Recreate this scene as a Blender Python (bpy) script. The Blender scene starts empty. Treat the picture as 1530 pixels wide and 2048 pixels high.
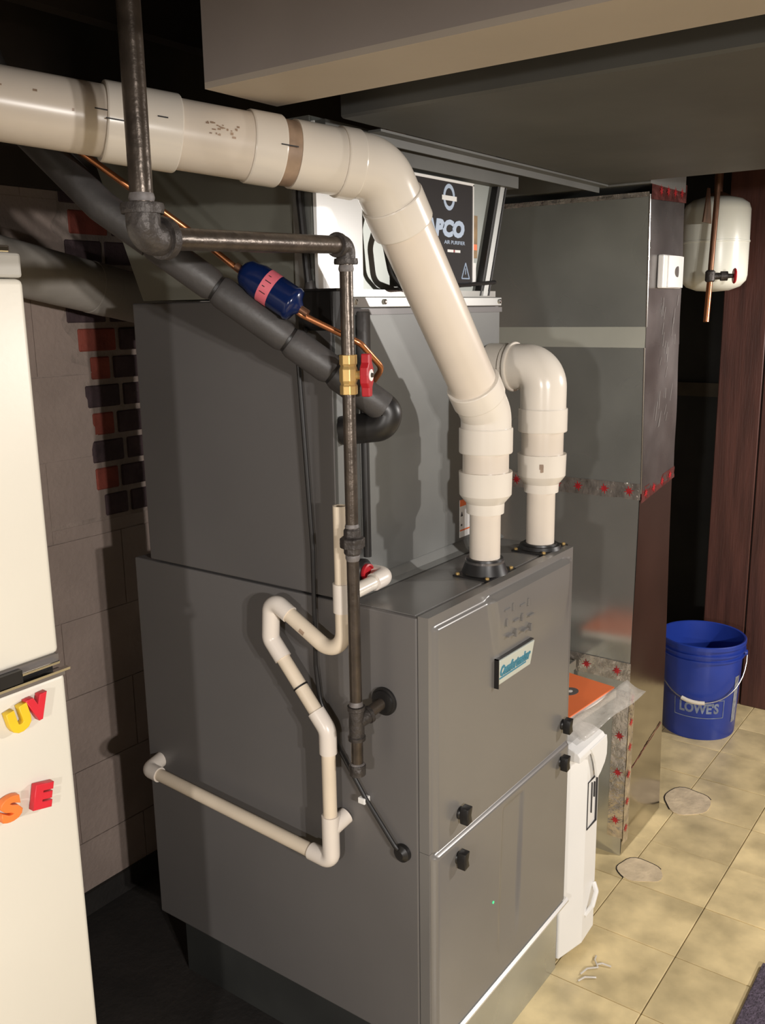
import bpy, bmesh, math, random
from mathutils import Vector, Matrix
random.seed(7)
S = bpy.context.scene
COL = S.collection
V = Vector

# ------------------------------------------------------------------ camera
cam = bpy.data.cameras.new('camera')
camo = bpy.data.objects.new('camera', cam); COL.objects.link(camo)
_r = V((0.58902651, -0.80796998, -0.01524051)); _u = V((0.18234733, 0.11451465, 0.9765428)); _f = V((0.78727201, 0.57798867, -0.21478333))
camo.matrix_world = Matrix(((_r.x, _u.x, -_f.x, -1.22628), (_r.y, _u.y, -_f.y, -0.81251), (_r.z, _u.z, -_f.z, 1.35793), (0, 0, 0, 1)))
cam.sensor_fit = 'HORIZONTAL'; cam.sensor_width = 36.0; cam.lens = 36.0 * 1838.12 / 1530.0
cam.clip_start = 0.02; cam.clip_end = 60
S.camera = camo

# ------------------------------------------------------------------ world, light, exposure
w = bpy.data.worlds.new('world'); S.world = w; w.use_nodes = True
w.node_tree.nodes['Background'].inputs[0].default_value = (0.8, 0.85, 1.0, 1)
w.node_tree.nodes['Background'].inputs[1].default_value = 0.02
def shaded_bulb(name, loc, watts, col, rad, aim, cone, blend):
    """a bulb under an opaque shade: lights everything below the rim of the shade"""
    l = bpy.data.lights.new(name, 'SPOT'); l.energy = watts; l.color = col; l.shadow_soft_size = rad
    l.spot_size = math.radians(cone); l.spot_blend = blend
    o = bpy.data.objects.new(name, l); COL.objects.link(o); o.location = loc
    o.rotation_euler = V(aim).to_track_quat('-Z', 'Y').to_euler()
LC = (1.0, 0.95, 0.90)
for dx in (-0.07, 0.07):
    shaded_bulb('basement_bulb', (-1.48 + dx, -2.32 - 0.6 * dx, 1.45), 122, LC, 0.03, (0.09, 0.135, -1.0), 180, 0.20)
shaded_bulb('basement_bulb_left', (-2.68, -0.95, 1.35), 98, LC, 0.04, (0.12, 0.06, -1.0), 180, 0.20)
shaded_bulb('basement_bulb_right', (1.85, -1.6, 1.56), 128, LC, 0.03, (-0.09, 0.10, -1), 180, 0.20)
S.view_settings.view_transform = 'Standard'; S.view_settings.look = 'None'
S.view_settings.exposure = 0.0; S.view_settings.gamma = 1.0
S.view_settings.use_curve_mapping = False

# ------------------------------------------------------------------ materials
MATS = {}
def mat(name, col, rough=0.5, metal=0.0, var=0.12, scale=6.0, bump=0.0, bscale=None, detail=4, stretch=(1, 1, 1), col2=None, spec=0.5, emit=None, rnd=0.0, rvar=0.0):
    if name in MATS: return MATS[name]
    m = bpy.data.materials.new(name); m.use_nodes = True; MATS[name] = m
    nt = m.node_tree; N = nt.nodes; L = nt.links
    b = N['Principled BSDF']
    b.inputs['Roughness'].default_value = rough; b.inputs['Metallic'].default_value = metal
    b.inputs['Specular IOR Level'].default_value = spec
    tc = N.new('ShaderNodeTexCoord'); mp = N.new('ShaderNodeMapping'); mp.inputs['Scale'].default_value = stretch
    L.new(tc.outputs['Object'], mp.inputs['Vector'])
    no = N.new('ShaderNodeTexNoise'); no.inputs['Scale'].default_value = scale; no.inputs['Detail'].default_value = detail
    L.new(mp.outputs['Vector'], no.inputs['Vector'])
    rp = N.new('ShaderNodeValToRGB'); rp.color_ramp.elements[0].position = 0.3; rp.color_ramp.elements[1].position = 0.7
    c1 = [max(0, c * (1 - var)) for c in col]; c2 = col2 if col2 else [min(1, c * (1 + var)) for c in col]
    rp.color_ramp.elements[0].color = (*c1, 1); rp.color_ramp.elements[1].color = (*c2, 1)
    L.new(no.outputs['Fac'], rp.inputs['Fac'])
    out = rp.outputs['Color']
    if rnd > 0:
        oi = N.new('ShaderNodeObjectInfo'); mr = N.new('ShaderNodeMapRange')
        mr.inputs['To Min'].default_value = 1 - rnd; mr.inputs['To Max'].default_value = 1 + rnd
        L.new(oi.outputs['Random'], mr.inputs['Value'])
        vm = N.new('ShaderNodeVectorMath'); vm.operation = 'SCALE'
        L.new(out, vm.inputs[0]); L.new(mr.outputs['Result'], vm.inputs['Scale']); out = vm.outputs['Vector']
        ad = N.new('ShaderNodeVectorMath'); ad.operation = 'ADD'; mu = N.new('ShaderNodeVectorMath'); mu.operation = 'SCALE'
        mu.inputs[0].default_value = (7, 13, 5); L.new(oi.outputs['Random'], mu.inputs['Scale'])
        L.new(mp.outputs['Vector'], ad.inputs[0]); L.new(mu.outputs['Vector'], ad.inputs[1]); L.new(ad.outputs['Vector'], no.inputs['Vector'])
    L.new(out, b.inputs['Base Color'])
    if rvar > 0:
        n3 = N.new('ShaderNodeTexNoise'); n3.inputs['Scale'].default_value = scale * 0.7; L.new(mp.outputs['Vector'], n3.inputs['Vector'])
        m3 = N.new('ShaderNodeMapRange'); m3.inputs['From Min'].default_value = 0.3; m3.inputs['From Max'].default_value = 0.7
        m3.inputs['To Min'].default_value = max(0.02, rough - rvar); m3.inputs['To Max'].default_value = rough + rvar
        L.new(n3.outputs['Fac'], m3.inputs['Value']); L.new(m3.outputs['Result'], b.inputs['Roughness'])
    if bump > 0:
        n2 = N.new('ShaderNodeTexNoise'); n2.inputs['Scale'].default_value = bscale or scale * 4; n2.inputs['Detail'].default_value = 3
        L.new(mp.outputs['Vector'], n2.inputs['Vector'])
        bm = N.new('ShaderNodeBump'); bm.inputs['Strength'].default_value = bump; bm.inputs['Distance'].default_value = 0.01
        L.new(n2.outputs['Fac'], bm.inputs['Height']); L.new(bm.outputs['Normal'], b.inputs['Normal'])
    if emit:
        b.inputs['Emission Color'].default_value = (*emit[:3], 1); b.inputs['Emission Strength'].default_value = emit[3]
    return m

M_TILE = mat('vinyl_tile', (0.66, 0.53, 0.29), 0.32, 0, 0.28, 9, 0.05, 40, rnd=0.10, rvar=0.1)
M_NEARBLACK = mat('near_black', (0.018, 0.015, 0.013), 0.8, 0, 0.45, 5, 0.25, 60)
M_SLAB = mat('old_mastic', (0.10, 0.075, 0.05), 0.7, 0, 0.3, 8)
M_PATCH = mat('grey_mortar_patch', (0.66, 0.535, 0.36), 0.42, 0, 0.2, 20, 0.2, 80)
M_BLOCK = mat('painted_block', (0.315, 0.245, 0.21), 0.75, 0, 0.13, 5, 0.25, 70)
M_MORTAR = mat('mortar', (0.285, 0.225, 0.192), 0.85, 0, 0.2, 20, 0.4, 90)
M_BRICK = mat('brick_red', (0.24, 0.052, 0.034), 0.85, 0, 0.35, 14, 0.5, 60)
M_BRICKD = mat('brick_dark', (0.060, 0.036, 0.040), 0.85, 0, 0.35, 14, 0.5, 60)
M_PANEL = mat('wood_panelling', (0.078, 0.028, 0.021), 0.5, 0, 0.35, 6, 0.1, 30, stretch=(6, 6, 0.5))
M_DARK = mat('dark_boards_and_base_shade', (0.025, 0.026, 0.024), 0.8, 0, 0.3, 5)
M_DARKT = mat('dark_board_trim', (0.06, 0.048, 0.03), 0.7, 0, 0.3, 8)
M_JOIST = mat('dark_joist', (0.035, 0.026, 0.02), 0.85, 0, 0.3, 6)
M_UNSEEN = mat('plaster_wall', (0.30, 0.26, 0.21), 0.8, 0, 0.1, 4)
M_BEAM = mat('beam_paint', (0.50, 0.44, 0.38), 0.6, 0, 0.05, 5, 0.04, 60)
M_BEAMS = mat('beam_side_shade', (0.34, 0.30, 0.285), 0.65, 0, 0.06, 5, 0.04, 60)  # beam paint darkened; the shade on the sides is put into the colour
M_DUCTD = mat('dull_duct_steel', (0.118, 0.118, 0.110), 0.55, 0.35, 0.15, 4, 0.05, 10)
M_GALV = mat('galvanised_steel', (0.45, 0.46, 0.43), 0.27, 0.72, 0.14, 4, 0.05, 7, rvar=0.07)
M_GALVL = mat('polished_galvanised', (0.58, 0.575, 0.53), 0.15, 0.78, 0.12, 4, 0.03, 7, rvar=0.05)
M_CREASE = mat('crease_reflection_galv', (0.72, 0.72, 0.63), 0.35, 0.5, 0.08, 4)  # paler than the duct: the reflection along the crease is painted in
M_MIRR = mat('mirror_galvanised', (0.50, 0.48, 0.45), 0.14, 1.0, 0.12, 5, 0.03, 8, rvar=0.05)
M_SHEET = mat('plenum_front_galv', (0.27, 0.285, 0.265), 0.4, 0.5, 0.15, 5)
M_FLANGE = mat('bright_flange', (0.72, 0.71, 0.68), 0.32, 0.6, 0.05, 5)
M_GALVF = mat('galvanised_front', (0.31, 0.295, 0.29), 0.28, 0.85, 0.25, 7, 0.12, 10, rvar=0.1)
M_GALVB = mat('bright_galvanised', (0.52, 0.53, 0.51), 0.34, 0.75, 0.12, 5)
M_FURN = mat('furnace_grey', (0.145, 0.137, 0.134), 0.42, 0.12, 0.06, 3)
M_DOOR = mat('door_grey', (0.198, 0.188, 0.178), 0.28, 0.2, 0.05, 3)
M_TOP = mat('furnace_top', (0.24, 0.23, 0.22), 0.28, 0.4, 0.15, 4)
M_COIL = mat('coil_grey', (0.145, 0.137, 0.134), 0.42, 0.25, 0.06, 3)
M_COILF = mat('coil_front_galv', (0.155, 0.157, 0.150), 0.45, 0.3, 0.12, 4)
M_PLEN = mat('plenum_side_galv', (0.30, 0.30, 0.255), 0.45, 0.5, 0.12, 4)
M_PVC = mat('pvc_white', (0.70, 0.62, 0.53), 0.28, 0, 0.06, 6)
M_PVCF = mat('pvc_fitting', (0.74, 0.68, 0.60), 0.22, 0, 0.03, 6)
M_PVCS = mat('pvc_stained', (0.34, 0.24, 0.17), 0.35, 0, 0.3, 25)
M_PVCD = mat('drain_pvc', (0.76, 0.65, 0.51), 0.35, 0, 0.08, 8)
M_PVCDF = mat('drain_pvc_fitting', (0.76, 0.69, 0.62), 0.3, 0, 0.04, 8)
M_INK = mat('ink', (0.03, 0.028, 0.03), 0.6, 0, 0.1, 9)
M_IRON = mat('black_iron', (0.085, 0.068, 0.055), 0.33, 0.6, 0.3, 30, 0.1, 80)
M_IRONF = mat('black_iron_fitting', (0.06, 0.052, 0.048), 0.5, 0.45, 0.3, 40, 0.3, 90)
M_DOPE = mat('pipe_dope', (0.15, 0.135, 0.13), 0.55, 0, 0.4, 60)
M_BRASS = mat('brass', (0.62, 0.42, 0.16), 0.4, 0.6, 0.15, 20)
M_RED = mat('red_handle', (0.42, 0.012, 0.02), 0.4, 0, 0.1, 10)
M_WHITE = mat('white_plastic', (0.84, 0.83, 0.81), 0.4, 0, 0.02, 6)
M_PLATE = mat('white_reflective_plate', (0.95, 0.95, 0.93), 0.25, 0.0, 0.01, 5, spec=0.8)
M_FOAM = mat('black_foam', (0.052, 0.048, 0.047), 0.5, 0, 0.15, 20, 0.1, 60)
M_BLACK = mat('black_rubber', (0.012, 0.011, 0.011), 0.4, 0, 0.2, 20)
M_COPPER = mat('copper', (0.62, 0.25, 0.11), 0.28, 0.9, 0.2, 15)
M_COPPERO = mat('old_copper', (0.20, 0.10, 0.06), 0.42, 0.75, 0.3, 20)
M_DRIER = mat('drier_blue', (0.004, 0.012, 0.060), 0.18, 0, 0.1, 6)
M_PINK = mat('pink_label', (0.62, 0.13, 0.17), 0.5, 0, 0.04, 6)
M_FRIDGE = mat('fridge_enamel', (0.72, 0.68, 0.59), 0.38, 0, 0.025, 3, 0.02, 120)
M_FRIDGET = mat('fridge_trim', (0.42, 0.40, 0.36), 0.45, 0, 0.05, 4)
M_CHROME = mat('chrome', (0.75, 0.73, 0.70), 0.15, 1.0, 0.03, 6)
M_GREYT = mat('grey_trim', (0.20, 0.18, 0.17), 0.35, 0.5, 0.08, 10)
M_YEL = mat('magnet_yellow', (0.80, 0.52, 0.02), 0.45, 0, 0.05, 20)
M_REDM = mat('magnet_red', (0.65, 0.018, 0.035), 0.45, 0, 0.05, 20)
M_ORA = mat('magnet_orange', (0.88, 0.21, 0.04), 0.45, 0, 0.05, 20)
M_BUCK = mat('bucket_blue', (0.019, 0.048, 0.32), 0.32, 0, 0.12, 7)
M_PRINT = mat('bucket_print', (0.20, 0.24, 0.34), 0.5, 0, 0.25, 40)
M_PRINTL = mat('bucket_side_label', (0.28, 0.29, 0.33), 0.5, 0, 0.3, 60)
M_GRIP = mat('grip_white', (0.70, 0.64, 0.54), 0.45, 0, 0.04, 10)
M_WIRE = mat('steel_wire', (0.45, 0.43, 0.40), 0.3, 0.9, 0.05, 10)
M_TANK = mat('tank_white', (0.86, 0.86, 0.76), 0.28, 0, 0.02, 4)
M_TAPE = mat('foil_tape', (0.66, 0.60, 0.54), 0.20, 0.85, 0.3, 30, 0.7, 35)
M_TAPER = mat('foil_tape_red', (0.34, 0.12, 0.11), 0.24, 0.75, 0.35, 35, 0.7, 35)
M_LEAF = mat('tape_leaf_red', (0.42, 0.02, 0.025), 0.4, 0.1, 0.3, 60)
M_ORP = mat('orange_cover', (0.86, 0.19, 0.055), 0.42, 0, 0.06, 6)
M_PAGE = mat('paper_pages', (0.76, 0.71, 0.65), 0.6, 0, 0.05, 30, stretch=(1, 1, 20))
M_BADGE = mat('badge_face', (0.58, 0.62, 0.57), 0.3, 0.2, 0.03, 6)
M_TEAL = mat('badge_teal', (0.035, 0.20, 0.29), 0.4, 0, 0.1, 30)
M_SIGN = mat('sign_dark', (0.022, 0.018, 0.018), 0.6, 0, 0.15, 6, spec=0.2)
M_SIGNT = mat('sign_blue_white', (0.42, 0.52, 0.68), 0.4, 0, 0.05, 6)
M_GOLD = mat('sticker_brown', (0.26, 0.16, 0.06), 0.5, 0, 0.3, 40)
M_MAT = mat('mat_pile', (0.11, 0.085, 0.12), 0.95, 0, 0.45, 120, 1.0, 200)
M_LED = mat('led_green', (0.05, 0.5, 0.2), 0.4, 0, 0.0, 5, emit=(0.1, 0.9, 0.4, 0.6))
M_CLEAR = mat('crinkled_film', (0.62, 0.58, 0.52), 0.3, 0, 0.1, 20, 0.6, 30)
M_FILM = mat('clear_sleeve', (0.70, 0.66, 0.60), 0.25, 0, 0.08, 20, 0.5, 30)
M_FILM.node_tree.nodes['Principled BSDF'].inputs['Alpha'].default_value = 0.38
M_FLUE = mat('white_wrapped_pipe', (0.36, 0.33, 0.295), 0.6, 0, 0.1, 7, 0.15, 40)

# ------------------------------------------------------------------ mesh helpers
ORG = {}
def fillet(pts, r, n=8):
    pts = [V(p) for p in pts]
    if not isinstance(r, (list, tuple)): r = [r] * len(pts)
    out = [pts[0]]
    for i in range(1, len(pts) - 1):
        a, p, b = pts[i - 1], pts[i], pts[i + 1]
        u = (a - p).normalized(); v = (b - p).normalized()
        ang = u.angle(v); half = ang / 2
        if r[i] <= 0 or ang > math.pi - 0.02: out.append(p); continue
        t = min(r[i] / math.tan(half), 0.49 * (a - p).length, 0.49 * (b - p).length); rr = t * math.tan(half)
        c = p + (u + v).normalized() * (rr / math.sin(half))
        s = p + u * t; e = p + v * t
        ds = s - c; de = e - c; tot = ds.angle(de); ax = ds.cross(de)
        if ax.length < 1e-9: out.append(p); continue
        ax.normalize()
        for k in range(n + 1): out.append(c + Matrix.Rotation(tot * k / n, 3, ax) @ ds)
    out.append(pts[-1]); return out

class MB:
    def __init__(s): s.bm = bmesh.new()
    def box(s, x0, x1, y0, y1, z0, z1):
        vs = [s.bm.verts.new(p) for p in ((x0, y0, z0), (x1, y0, z0), (x1, y1, z0), (x0, y1, z0), (x0, y0, z1), (x1, y0, z1), (x1, y1, z1), (x0, y1, z1))]
        for f in ((3, 2, 1, 0), (4, 5, 6, 7), (0, 1, 5, 4), (1, 2, 6, 5), (2, 3, 7, 6), (3, 0, 4, 7)): s.bm.faces.new([vs[i] for i in f])
        return s
    def hexa(s, p):
        vs = [s.bm.verts.new(q) for q in p]
        for f in ((3, 2, 1, 0), (4, 5, 6, 7), (0, 1, 5, 4), (1, 2, 6, 5), (2, 3, 7, 6), (3, 0, 4, 7)): s.bm.faces.new([vs[i] for i in f])
        return s
    def prism(s, poly, d):
        """poly: list of 3D points (planar), d: extrusion vector"""
        d = V(d); a = [s.bm.verts.new(V(p)) for p in poly]; b = [s.bm.verts.new(V(p) + d) for p in poly]; n = len(poly)
        s.bm.faces.new(a[::-1]); s.bm.faces.new(b)
        for i in range(n): s.bm.faces.new((a[i], a[(i + 1) % n], b[(i + 1) % n], b[i]))
        return s
    def tube(s, pts, r, seg=20, cap=True):
        pts = [V(p) for p in pts]; n = len(pts)
        rs = r if isinstance(r, (list, tuple)) else [r] * n
        t0 = (pts[1] - pts[0]).normalized(); up = V((0, 0, 1)) if abs(t0.z) < 0.9 else V((1, 0, 0))
        nx = t0.cross(up).normalized(); prev = t0; rings = []
        for i, p in enumerate(pts):
            if i == 0: t = t0
            elif i == n - 1: t = (pts[i] - pts[i - 1]).normalized()
            else:
                t = ((pts[i + 1] - p).normalized() + (p - pts[i - 1]).normalized())
                t = t.normalized() if t.length > 1e-6 else prev
            q = prev.rotation_difference(t); nx = (q @ nx); nx = (nx - t * nx.dot(t)).normalized(); prev = t
            ny = t.cross(nx)
            rings.append([s.bm.verts.new(p + (nx * math.cos(2 * math.pi * k / seg) + ny * math.sin(2 * math.pi * k / seg)) * rs[i]) for k in range(seg)])
        for a, b in zip(rings, rings[1:]):
            for k in range(seg): s.bm.faces.new((a[k], a[(k + 1) % seg], b[(k + 1) % seg], b[k]))
        if cap: s.bm.faces.new(rings[0][::-1]); s.bm.faces.new(rings[-1])
        return s
    def turn(s, o, ax, prof, seg=32, cap=True):
        """profile [(t, r)] along axis ax from o; duplicated points give hard edges"""
        o = V(o); ax = V(ax).normalized(); up = V((0, 0, 1)) if abs(ax.z) < 0.9 else V((1, 0, 0))
        nx = ax.cross(up).normalized(); ny = ax.cross(nx)
        rings = []
        for t, r in prof:
            rings.append([s.bm.verts.new(o + ax * t + (nx * math.cos(2 * math.pi * k / seg) + ny * math.sin(2 * math.pi * k / seg)) * r) for k in range(seg)])
        for a, b in zip(rings, rings[1:]):
            for k in range(seg): s.bm.faces.new((a[k], b[k], b[(k + 1) % seg], a[(k + 1) % seg]))
        if cap:
            if prof[0][1] > 1e-6: s.bm.faces.new(rings[0])
            if prof[-1][1] > 1e-6: s.bm.faces.new(rings[-1][::-1])
        return s
    def seg2(s, p0, p1, r, seg=24):
        p0, p1 = V(p0), V(p1); return s.turn(p0, p1 - p0, [(0, r), ((p1 - p0).length, r)], seg)
    def patch(s, p0, p1, r, t0, t1, a0, a1, n=8, ref=(-0.6, -0.7, 0)):
        """curved sticker on a cylinder; angles measured from ref around the axis"""
        p0, p1 = V(p0), V(p1); ax = (p1 - p0).normalized(); rf = V(ref); rf = (rf - ax * rf.dot(ax)).normalized(); o = ax.cross(rf)
        A = []; Bv = []
        for k in range(n + 1):
            a = a0 + (a1 - a0) * k / n; d = rf * math.cos(a) + o * math.sin(a)
            A.append(s.bm.verts.new(p0 + ax * t0 + d * r)); Bv.append(s.bm.verts.new(p0 + ax * t1 + d * r))
        for k in range(n): s.bm.faces.new((A[k], A[k + 1], Bv[k + 1], Bv[k]))
        return s
    def grid(s, nx, ny, f):
        g = [[s.bm.verts.new(f(i / nx, j / ny)) for i in range(nx + 1)] for j in range(ny + 1)]
        for j in range(ny):
            for i in range(nx): s.bm.faces.new((g[j][i], g[j][i + 1], g[j + 1][i + 1], g[j + 1][i]))
        return s
    def mesh(s, name, smooth=False, bevel=0.0, seg=2, auto=35, org=V((0, 0, 0))):
        bm = s.bm
        if bevel > 0:
            bmesh.ops.remove_doubles(bm, verts=bm.verts, dist=1e-6)
            es = [e for e in bm.edges if len(e.link_faces) == 2 and e.calc_face_angle(0) > 0.6]
            bmesh.ops.bevel(bm, geom=es, offset=bevel, segments=seg, affect='EDGES', profile=0.5, clamp_overlap=True)
        bmesh.ops.recalc_face_normals(bm, faces=bm.faces)
        bmesh.ops.translate(bm, verts=bm.verts, vec=-org)
        if smooth:
            for f in bm.faces: f.smooth = True
            for e in bm.edges:
                if len(e.link_faces) == 2 and e.calc_face_angle(0) > math.radians(auto): e.smooth = False
        me = bpy.data.meshes.new(name); bm.to_mesh(me); bm.free(); return me
    def build(s, name, material, parent=None, smooth=False, bevel=0.0, seg=2, auto=35, org=None):
        o0 = ORG.get(parent.name, V((0, 0, 0))) if parent else (V(org) if org else V((0, 0, 0)))
        me = s.mesh(name, smooth, bevel, seg, auto, o0); me.materials.append(material)
        o = bpy.data.objects.new(name, me); COL.objects.link(o)
        if parent: o.parent = parent
        else: o.location = o0
        ORG[o.name] = o0
        return o
def tag(o, label, cat, group=None, kind=None):
    o['label'] = label
    if cat: o['category'] = cat
    if group: o['group'] = group
    if kind: o['kind'] = kind
    return o
def thing(name, loc, label, cat, group=None):
    e = bpy.data.objects.new(name, None); e.empty_display_size = 0.05; COL.objects.link(e); e.location = loc
    ORG[e.name] = V(loc); return tag(e, label, cat, group)
def struct(o, label, cat): return tag(o, label, cat, kind='structure')
def text_mesh(body, size, ext=0.0006, offset=0.0, bevel=0.0, align='CENTER', shear=0.0):
    c = bpy.data.curves.new('t', 'FONT'); c.body = body; c.size = size; c.extrude = ext; c.offset = offset
    c.bevel_depth = bevel; c.bevel_resolution = 2; c.align_x = align; c.align_y = 'CENTER'; c.shear = shear; c.resolution_u = 3
    o = bpy.data.objects.new('t', c); COL.objects.link(o)
    me = bpy.data.meshes.new_from_object(o.evaluated_get(bpy.context.evaluated_depsgraph_get()))
    bpy.data.objects.remove(o); bpy.data.curves.remove(c); return me
def text_obj(name, body, size, origin, X, Y, material, parent=None, fit=None, **kw):
    me = text_mesh(body, size, **kw); X, Y = V(X).normalized(), V(Y).normalized(); Z = X.cross(Y)
    if fit:
        xs = [v.co.x for v in me.vertices]; ys = [v.co.y for v in me.vertices]
        sx = fit[0] / (max(xs) - min(xs)); sy = fit[1] / (max(ys) - min(ys)); mx = (max(xs) + min(xs)) / 2; my = (max(ys) + min(ys)) / 2
        for v in me.vertices: v.co.x = (v.co.x - mx) * sx; v.co.y = (v.co.y - my) * sy
    o0 = ORG.get(parent.name, V((0, 0, 0))) if parent else V(origin)
    for v in me.vertices: v.co = V(origin) + X * v.co.x + Y * v.co.y + Z * v.co.z - o0
    me.materials.clear(); me.materials.append(material); me.name = name
    o = bpy.data.objects.new(name, me); COL.objects.link(o)
    if parent: o.parent = parent
    else: o.location = o0
    ORG[o.name] = o0; return o
def place(name, me, parent, loc, rot=None):
    """one piece sharing mesh data, at a world location"""
    o = bpy.data.objects.new(name, me); COL.objects.link(o); o.parent = parent
    o.location = V(loc) - ORG.get(parent.name, V((0, 0, 0)))
    if rot: o.rotation_euler = rot
    return o

ZF = -0.206          # finished floor level

# ================================================================== SETTING
fl = MB().box(-3.6, 3.4, -4.2, 1.30, -0.30, ZF - 0.006).build('floor', M_SLAB)
struct(fl, 'beige vinyl tile floor of the basement', 'floor')
T = 0.2286
tm = MB().box(0.0012, T - 0.0012, 0.0012, T - 0.0012, 0, 0.007).mesh('tile', bevel=0.0012, seg=1); tm.materials.append(M_TILE)
for i in range(-9, 8):
    for j in range(-9, 5):
        if i < -1 and j >= 1: continue
        place('tile', tm, fl, (0.7779 + T * i, -0.2128 + T * j, ZF - 0.007 + random.uniform(-0.0006, 0.0006)))
MB().box(-3.6, 0.5485, 0.017, 1.14, ZF - 0.006, ZF - 0.001).build('dark_floor_area', M_NEARBLACK, fl)  # near-black floor area left of and behind the furnace
# worn grey mortar patches let into the tiles beside the return duct
def blob(cx, cy, rx, ry, rot, seed, n=28):
    rn = random.Random(seed); ph = rn.uniform(0, 6); p = []
    for k in range(n):
        a = 2 * math.pi * k / n; q = 1 + 0.06 * math.sin(3 * a + ph) + 0.04 * math.sin(5 * a)
        x, y = rx * math.cos(a) * q, ry * math.sin(a) * q
        p.append((cx + x * math.cos(rot) - y * math.sin(rot), cy + x * math.sin(rot) + y * math.cos(rot), ZF - 0.0005))
    return p
for (cx, cy, rx, ry, rt, sd) in ((1.068, -0.012, 0.055, 0.062, 0.3, 1), (1.515, 0.0, 0.085, 0.07, 0.2, 2)):
    pt = MB().prism(blob(cx, cy, rx, ry, rt, sd), (0, 0, 0.0025)).build('mortar_patch', M_PATCH, fl)
    rim = [V(p) + V((0, 0, 0.001)) for p in blob(cx, cy, rx * 1.02, ry * 1.02, rt, sd)]
    MB().tube(rim[-5:] + rim[:12], 0.0022, 6).build('cut_edge', M_BLACK, pt)

wb = MB().box(-3.6, 3.4, 1.1278, 1.30, -0.30, 2.15).build('wall_back', M_MORTAR)
struct(wb, 'grey painted block wall with bare brick showing', 'wall')
# painted blocks, 0.40 x 0.20, with recessed joints; the ragged edge leaves a strip of brick bare
def patch_edge(z): return 0.158 + 0.012 * math.sin(z * 31) + 0.01 * math.sin(z * 83 + 1) + (0.032 if z < 1.24 else -0.012) + (0.02 if z < 1.0 else 0)
PZ0, PZ1, PX1 = 0.845, 1.78, 0.62
bw, bh, jt = 0.405, 0.203, 0.0028
rows = [ZF + bh * k for k in range(12)]
rb = random.Random(3)
for k, z0 in enumerate(rows):
    z1 = min(z0 + bh, 2.12); off = -0.15 + (bw / 2 if k % 2 else 0)
    for c in range(-5, 5):
        x0 = off + c * bw; x1 = x0 + bw
        a, b, lo, hi = x0 + jt / 2, x1 - jt / 2, z0 + jt / 2, z1 - jt / 2
        if x0 > 1.6: continue
        yb = 1.125 + rb.uniform(-0.0015, 0.0015)
        hit = (b > 0.13 and a < PX1 and hi > PZ0 and lo < PZ1)
        if not hit:
            MB().box(a, b, yb, 1.141, lo, hi).build('block', M_BLOCK, wb); continue
        # left remainder with a ragged right edge
        zs = [lo + (hi - lo) * q / 14 for q in range(15)]
        low = max(lo, PZ0 + 0.01)
        if lo < PZ0 - 0.02: MB().box(a, b, yb, 1.141, lo, PZ0 - 0.004 + rb.uniform(-0.01, 0.006)).build('block', M_BLOCK, wb)
        zz = [z for z in zs if z >= low - 0.012] or [low, hi]
        edge = [(min(b, patch_edge(z) + rb.uniform(-0.006, 0.006)), z) for z in zz]
        if min(e[0] for e in edge) > a + 0.01 and zz[-1] - zz[0] > 0.02:
            poly = [(a, yb, zz[0])] + [(x, yb, z) for x, z in edge] + [(a, yb, zz[-1])]
            MB().prism(poly, (0, 0.016, 0)).build('block', M_BLOCK, wb)
        if b > PX1 + 0.02: MB().box(max(a, PX1), b, yb, 1.141, max(lo, PZ0), hi).build('block', M_BLOCK, wb)
# bricks laid bare
bz = 0.852; k = 0
while bz < PZ1 - 0.05:
    x = 0.175 - (0.10 if k % 2 else 0.0)
    dark = [1, 0, 1, 0, 1, 0, 0, 1, 0, 1, 0, 1, 1, 0, 1, 0][k % 16]
    n = 0
    while x < PX1 - 0.02:
        wd = 0.122 if (k % 2 == 0) else 0.198
        x0 = max(x, patch_edge(bz + 0.03) + 0.004); x1 = min(x + wd, PX1)
        if x1 - x0 > 0.03:
            m_ = M_BRICKD if (dark or n % 2) else M_BRICK
            MB().box(x0, x1 - 0.012, 1.1235 + rb.uniform(-0.002, 0.001), 1.141, bz, bz + 0.055).build('brick', m_, wb, bevel=0.003, seg=1)
        x += wd; n += 1
    bz += 0.0695; k += 1
struct(MB().box(-2.4, 0.62, 1.112, 1.126, ZF, ZF + 0.062).build('dark_strip_back', M_NEARBLACK), 'low dark strip at the foot of the block wall', 'wall_strip')  # near-black strip covering the foot of the wall

wr = MB().box(2.385, 2.45, -4.2, 0.235, -0.30, 2.15).build('wall_right', M_DARK)
struct(wr, 'brown wood panelled wall behind the blue bucket', 'wall')
y = 0.235
for q in range(11):
    wd = (0.163, 0.17, 0.12, 0.19)[q % 4]
    MB().box(2.370, 2.386, y - wd + 0.0025, y - 0.0025, ZF, 1.95).build('plank', M_PANEL, wr, bevel=0.003, seg=1); y -= wd
wa = MB().box(2.95, 3.05, 0.0, 1.30, -0.30, 2.15).build('wall_alcove', M_DARK)
struct(wa, 'dark boarded recess beside the wood panelling', 'wall')
struct(MB().box(2.925, 2.95, 0.02, 1.13, 0.96, 1.02).build('trim_2', M_DARKT), 'brown horizontal rail across the dark recess', 'trim')
struct(MB().box(-3.6, 1.4, 1.09, 1.1295, 1.64, 2.12).build('trim_3', M_JOIST), 'dark board added along the top of the block wall', 'trim')  # board added to darken the top of the wall
struct(MB().box(-3.7, -3.6, -4.2, 1.30, -0.30, 2.15).build('wall_left', M_UNSEEN), 'plain plaster wall on the far left', 'wall')
struct(MB().box(-3.7, 3.4, -4.3, -4.2, -0.30, 2.15).build('wall_front', M_UNSEEN), 'plain plaster wall behind the viewer', 'wall')
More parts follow.
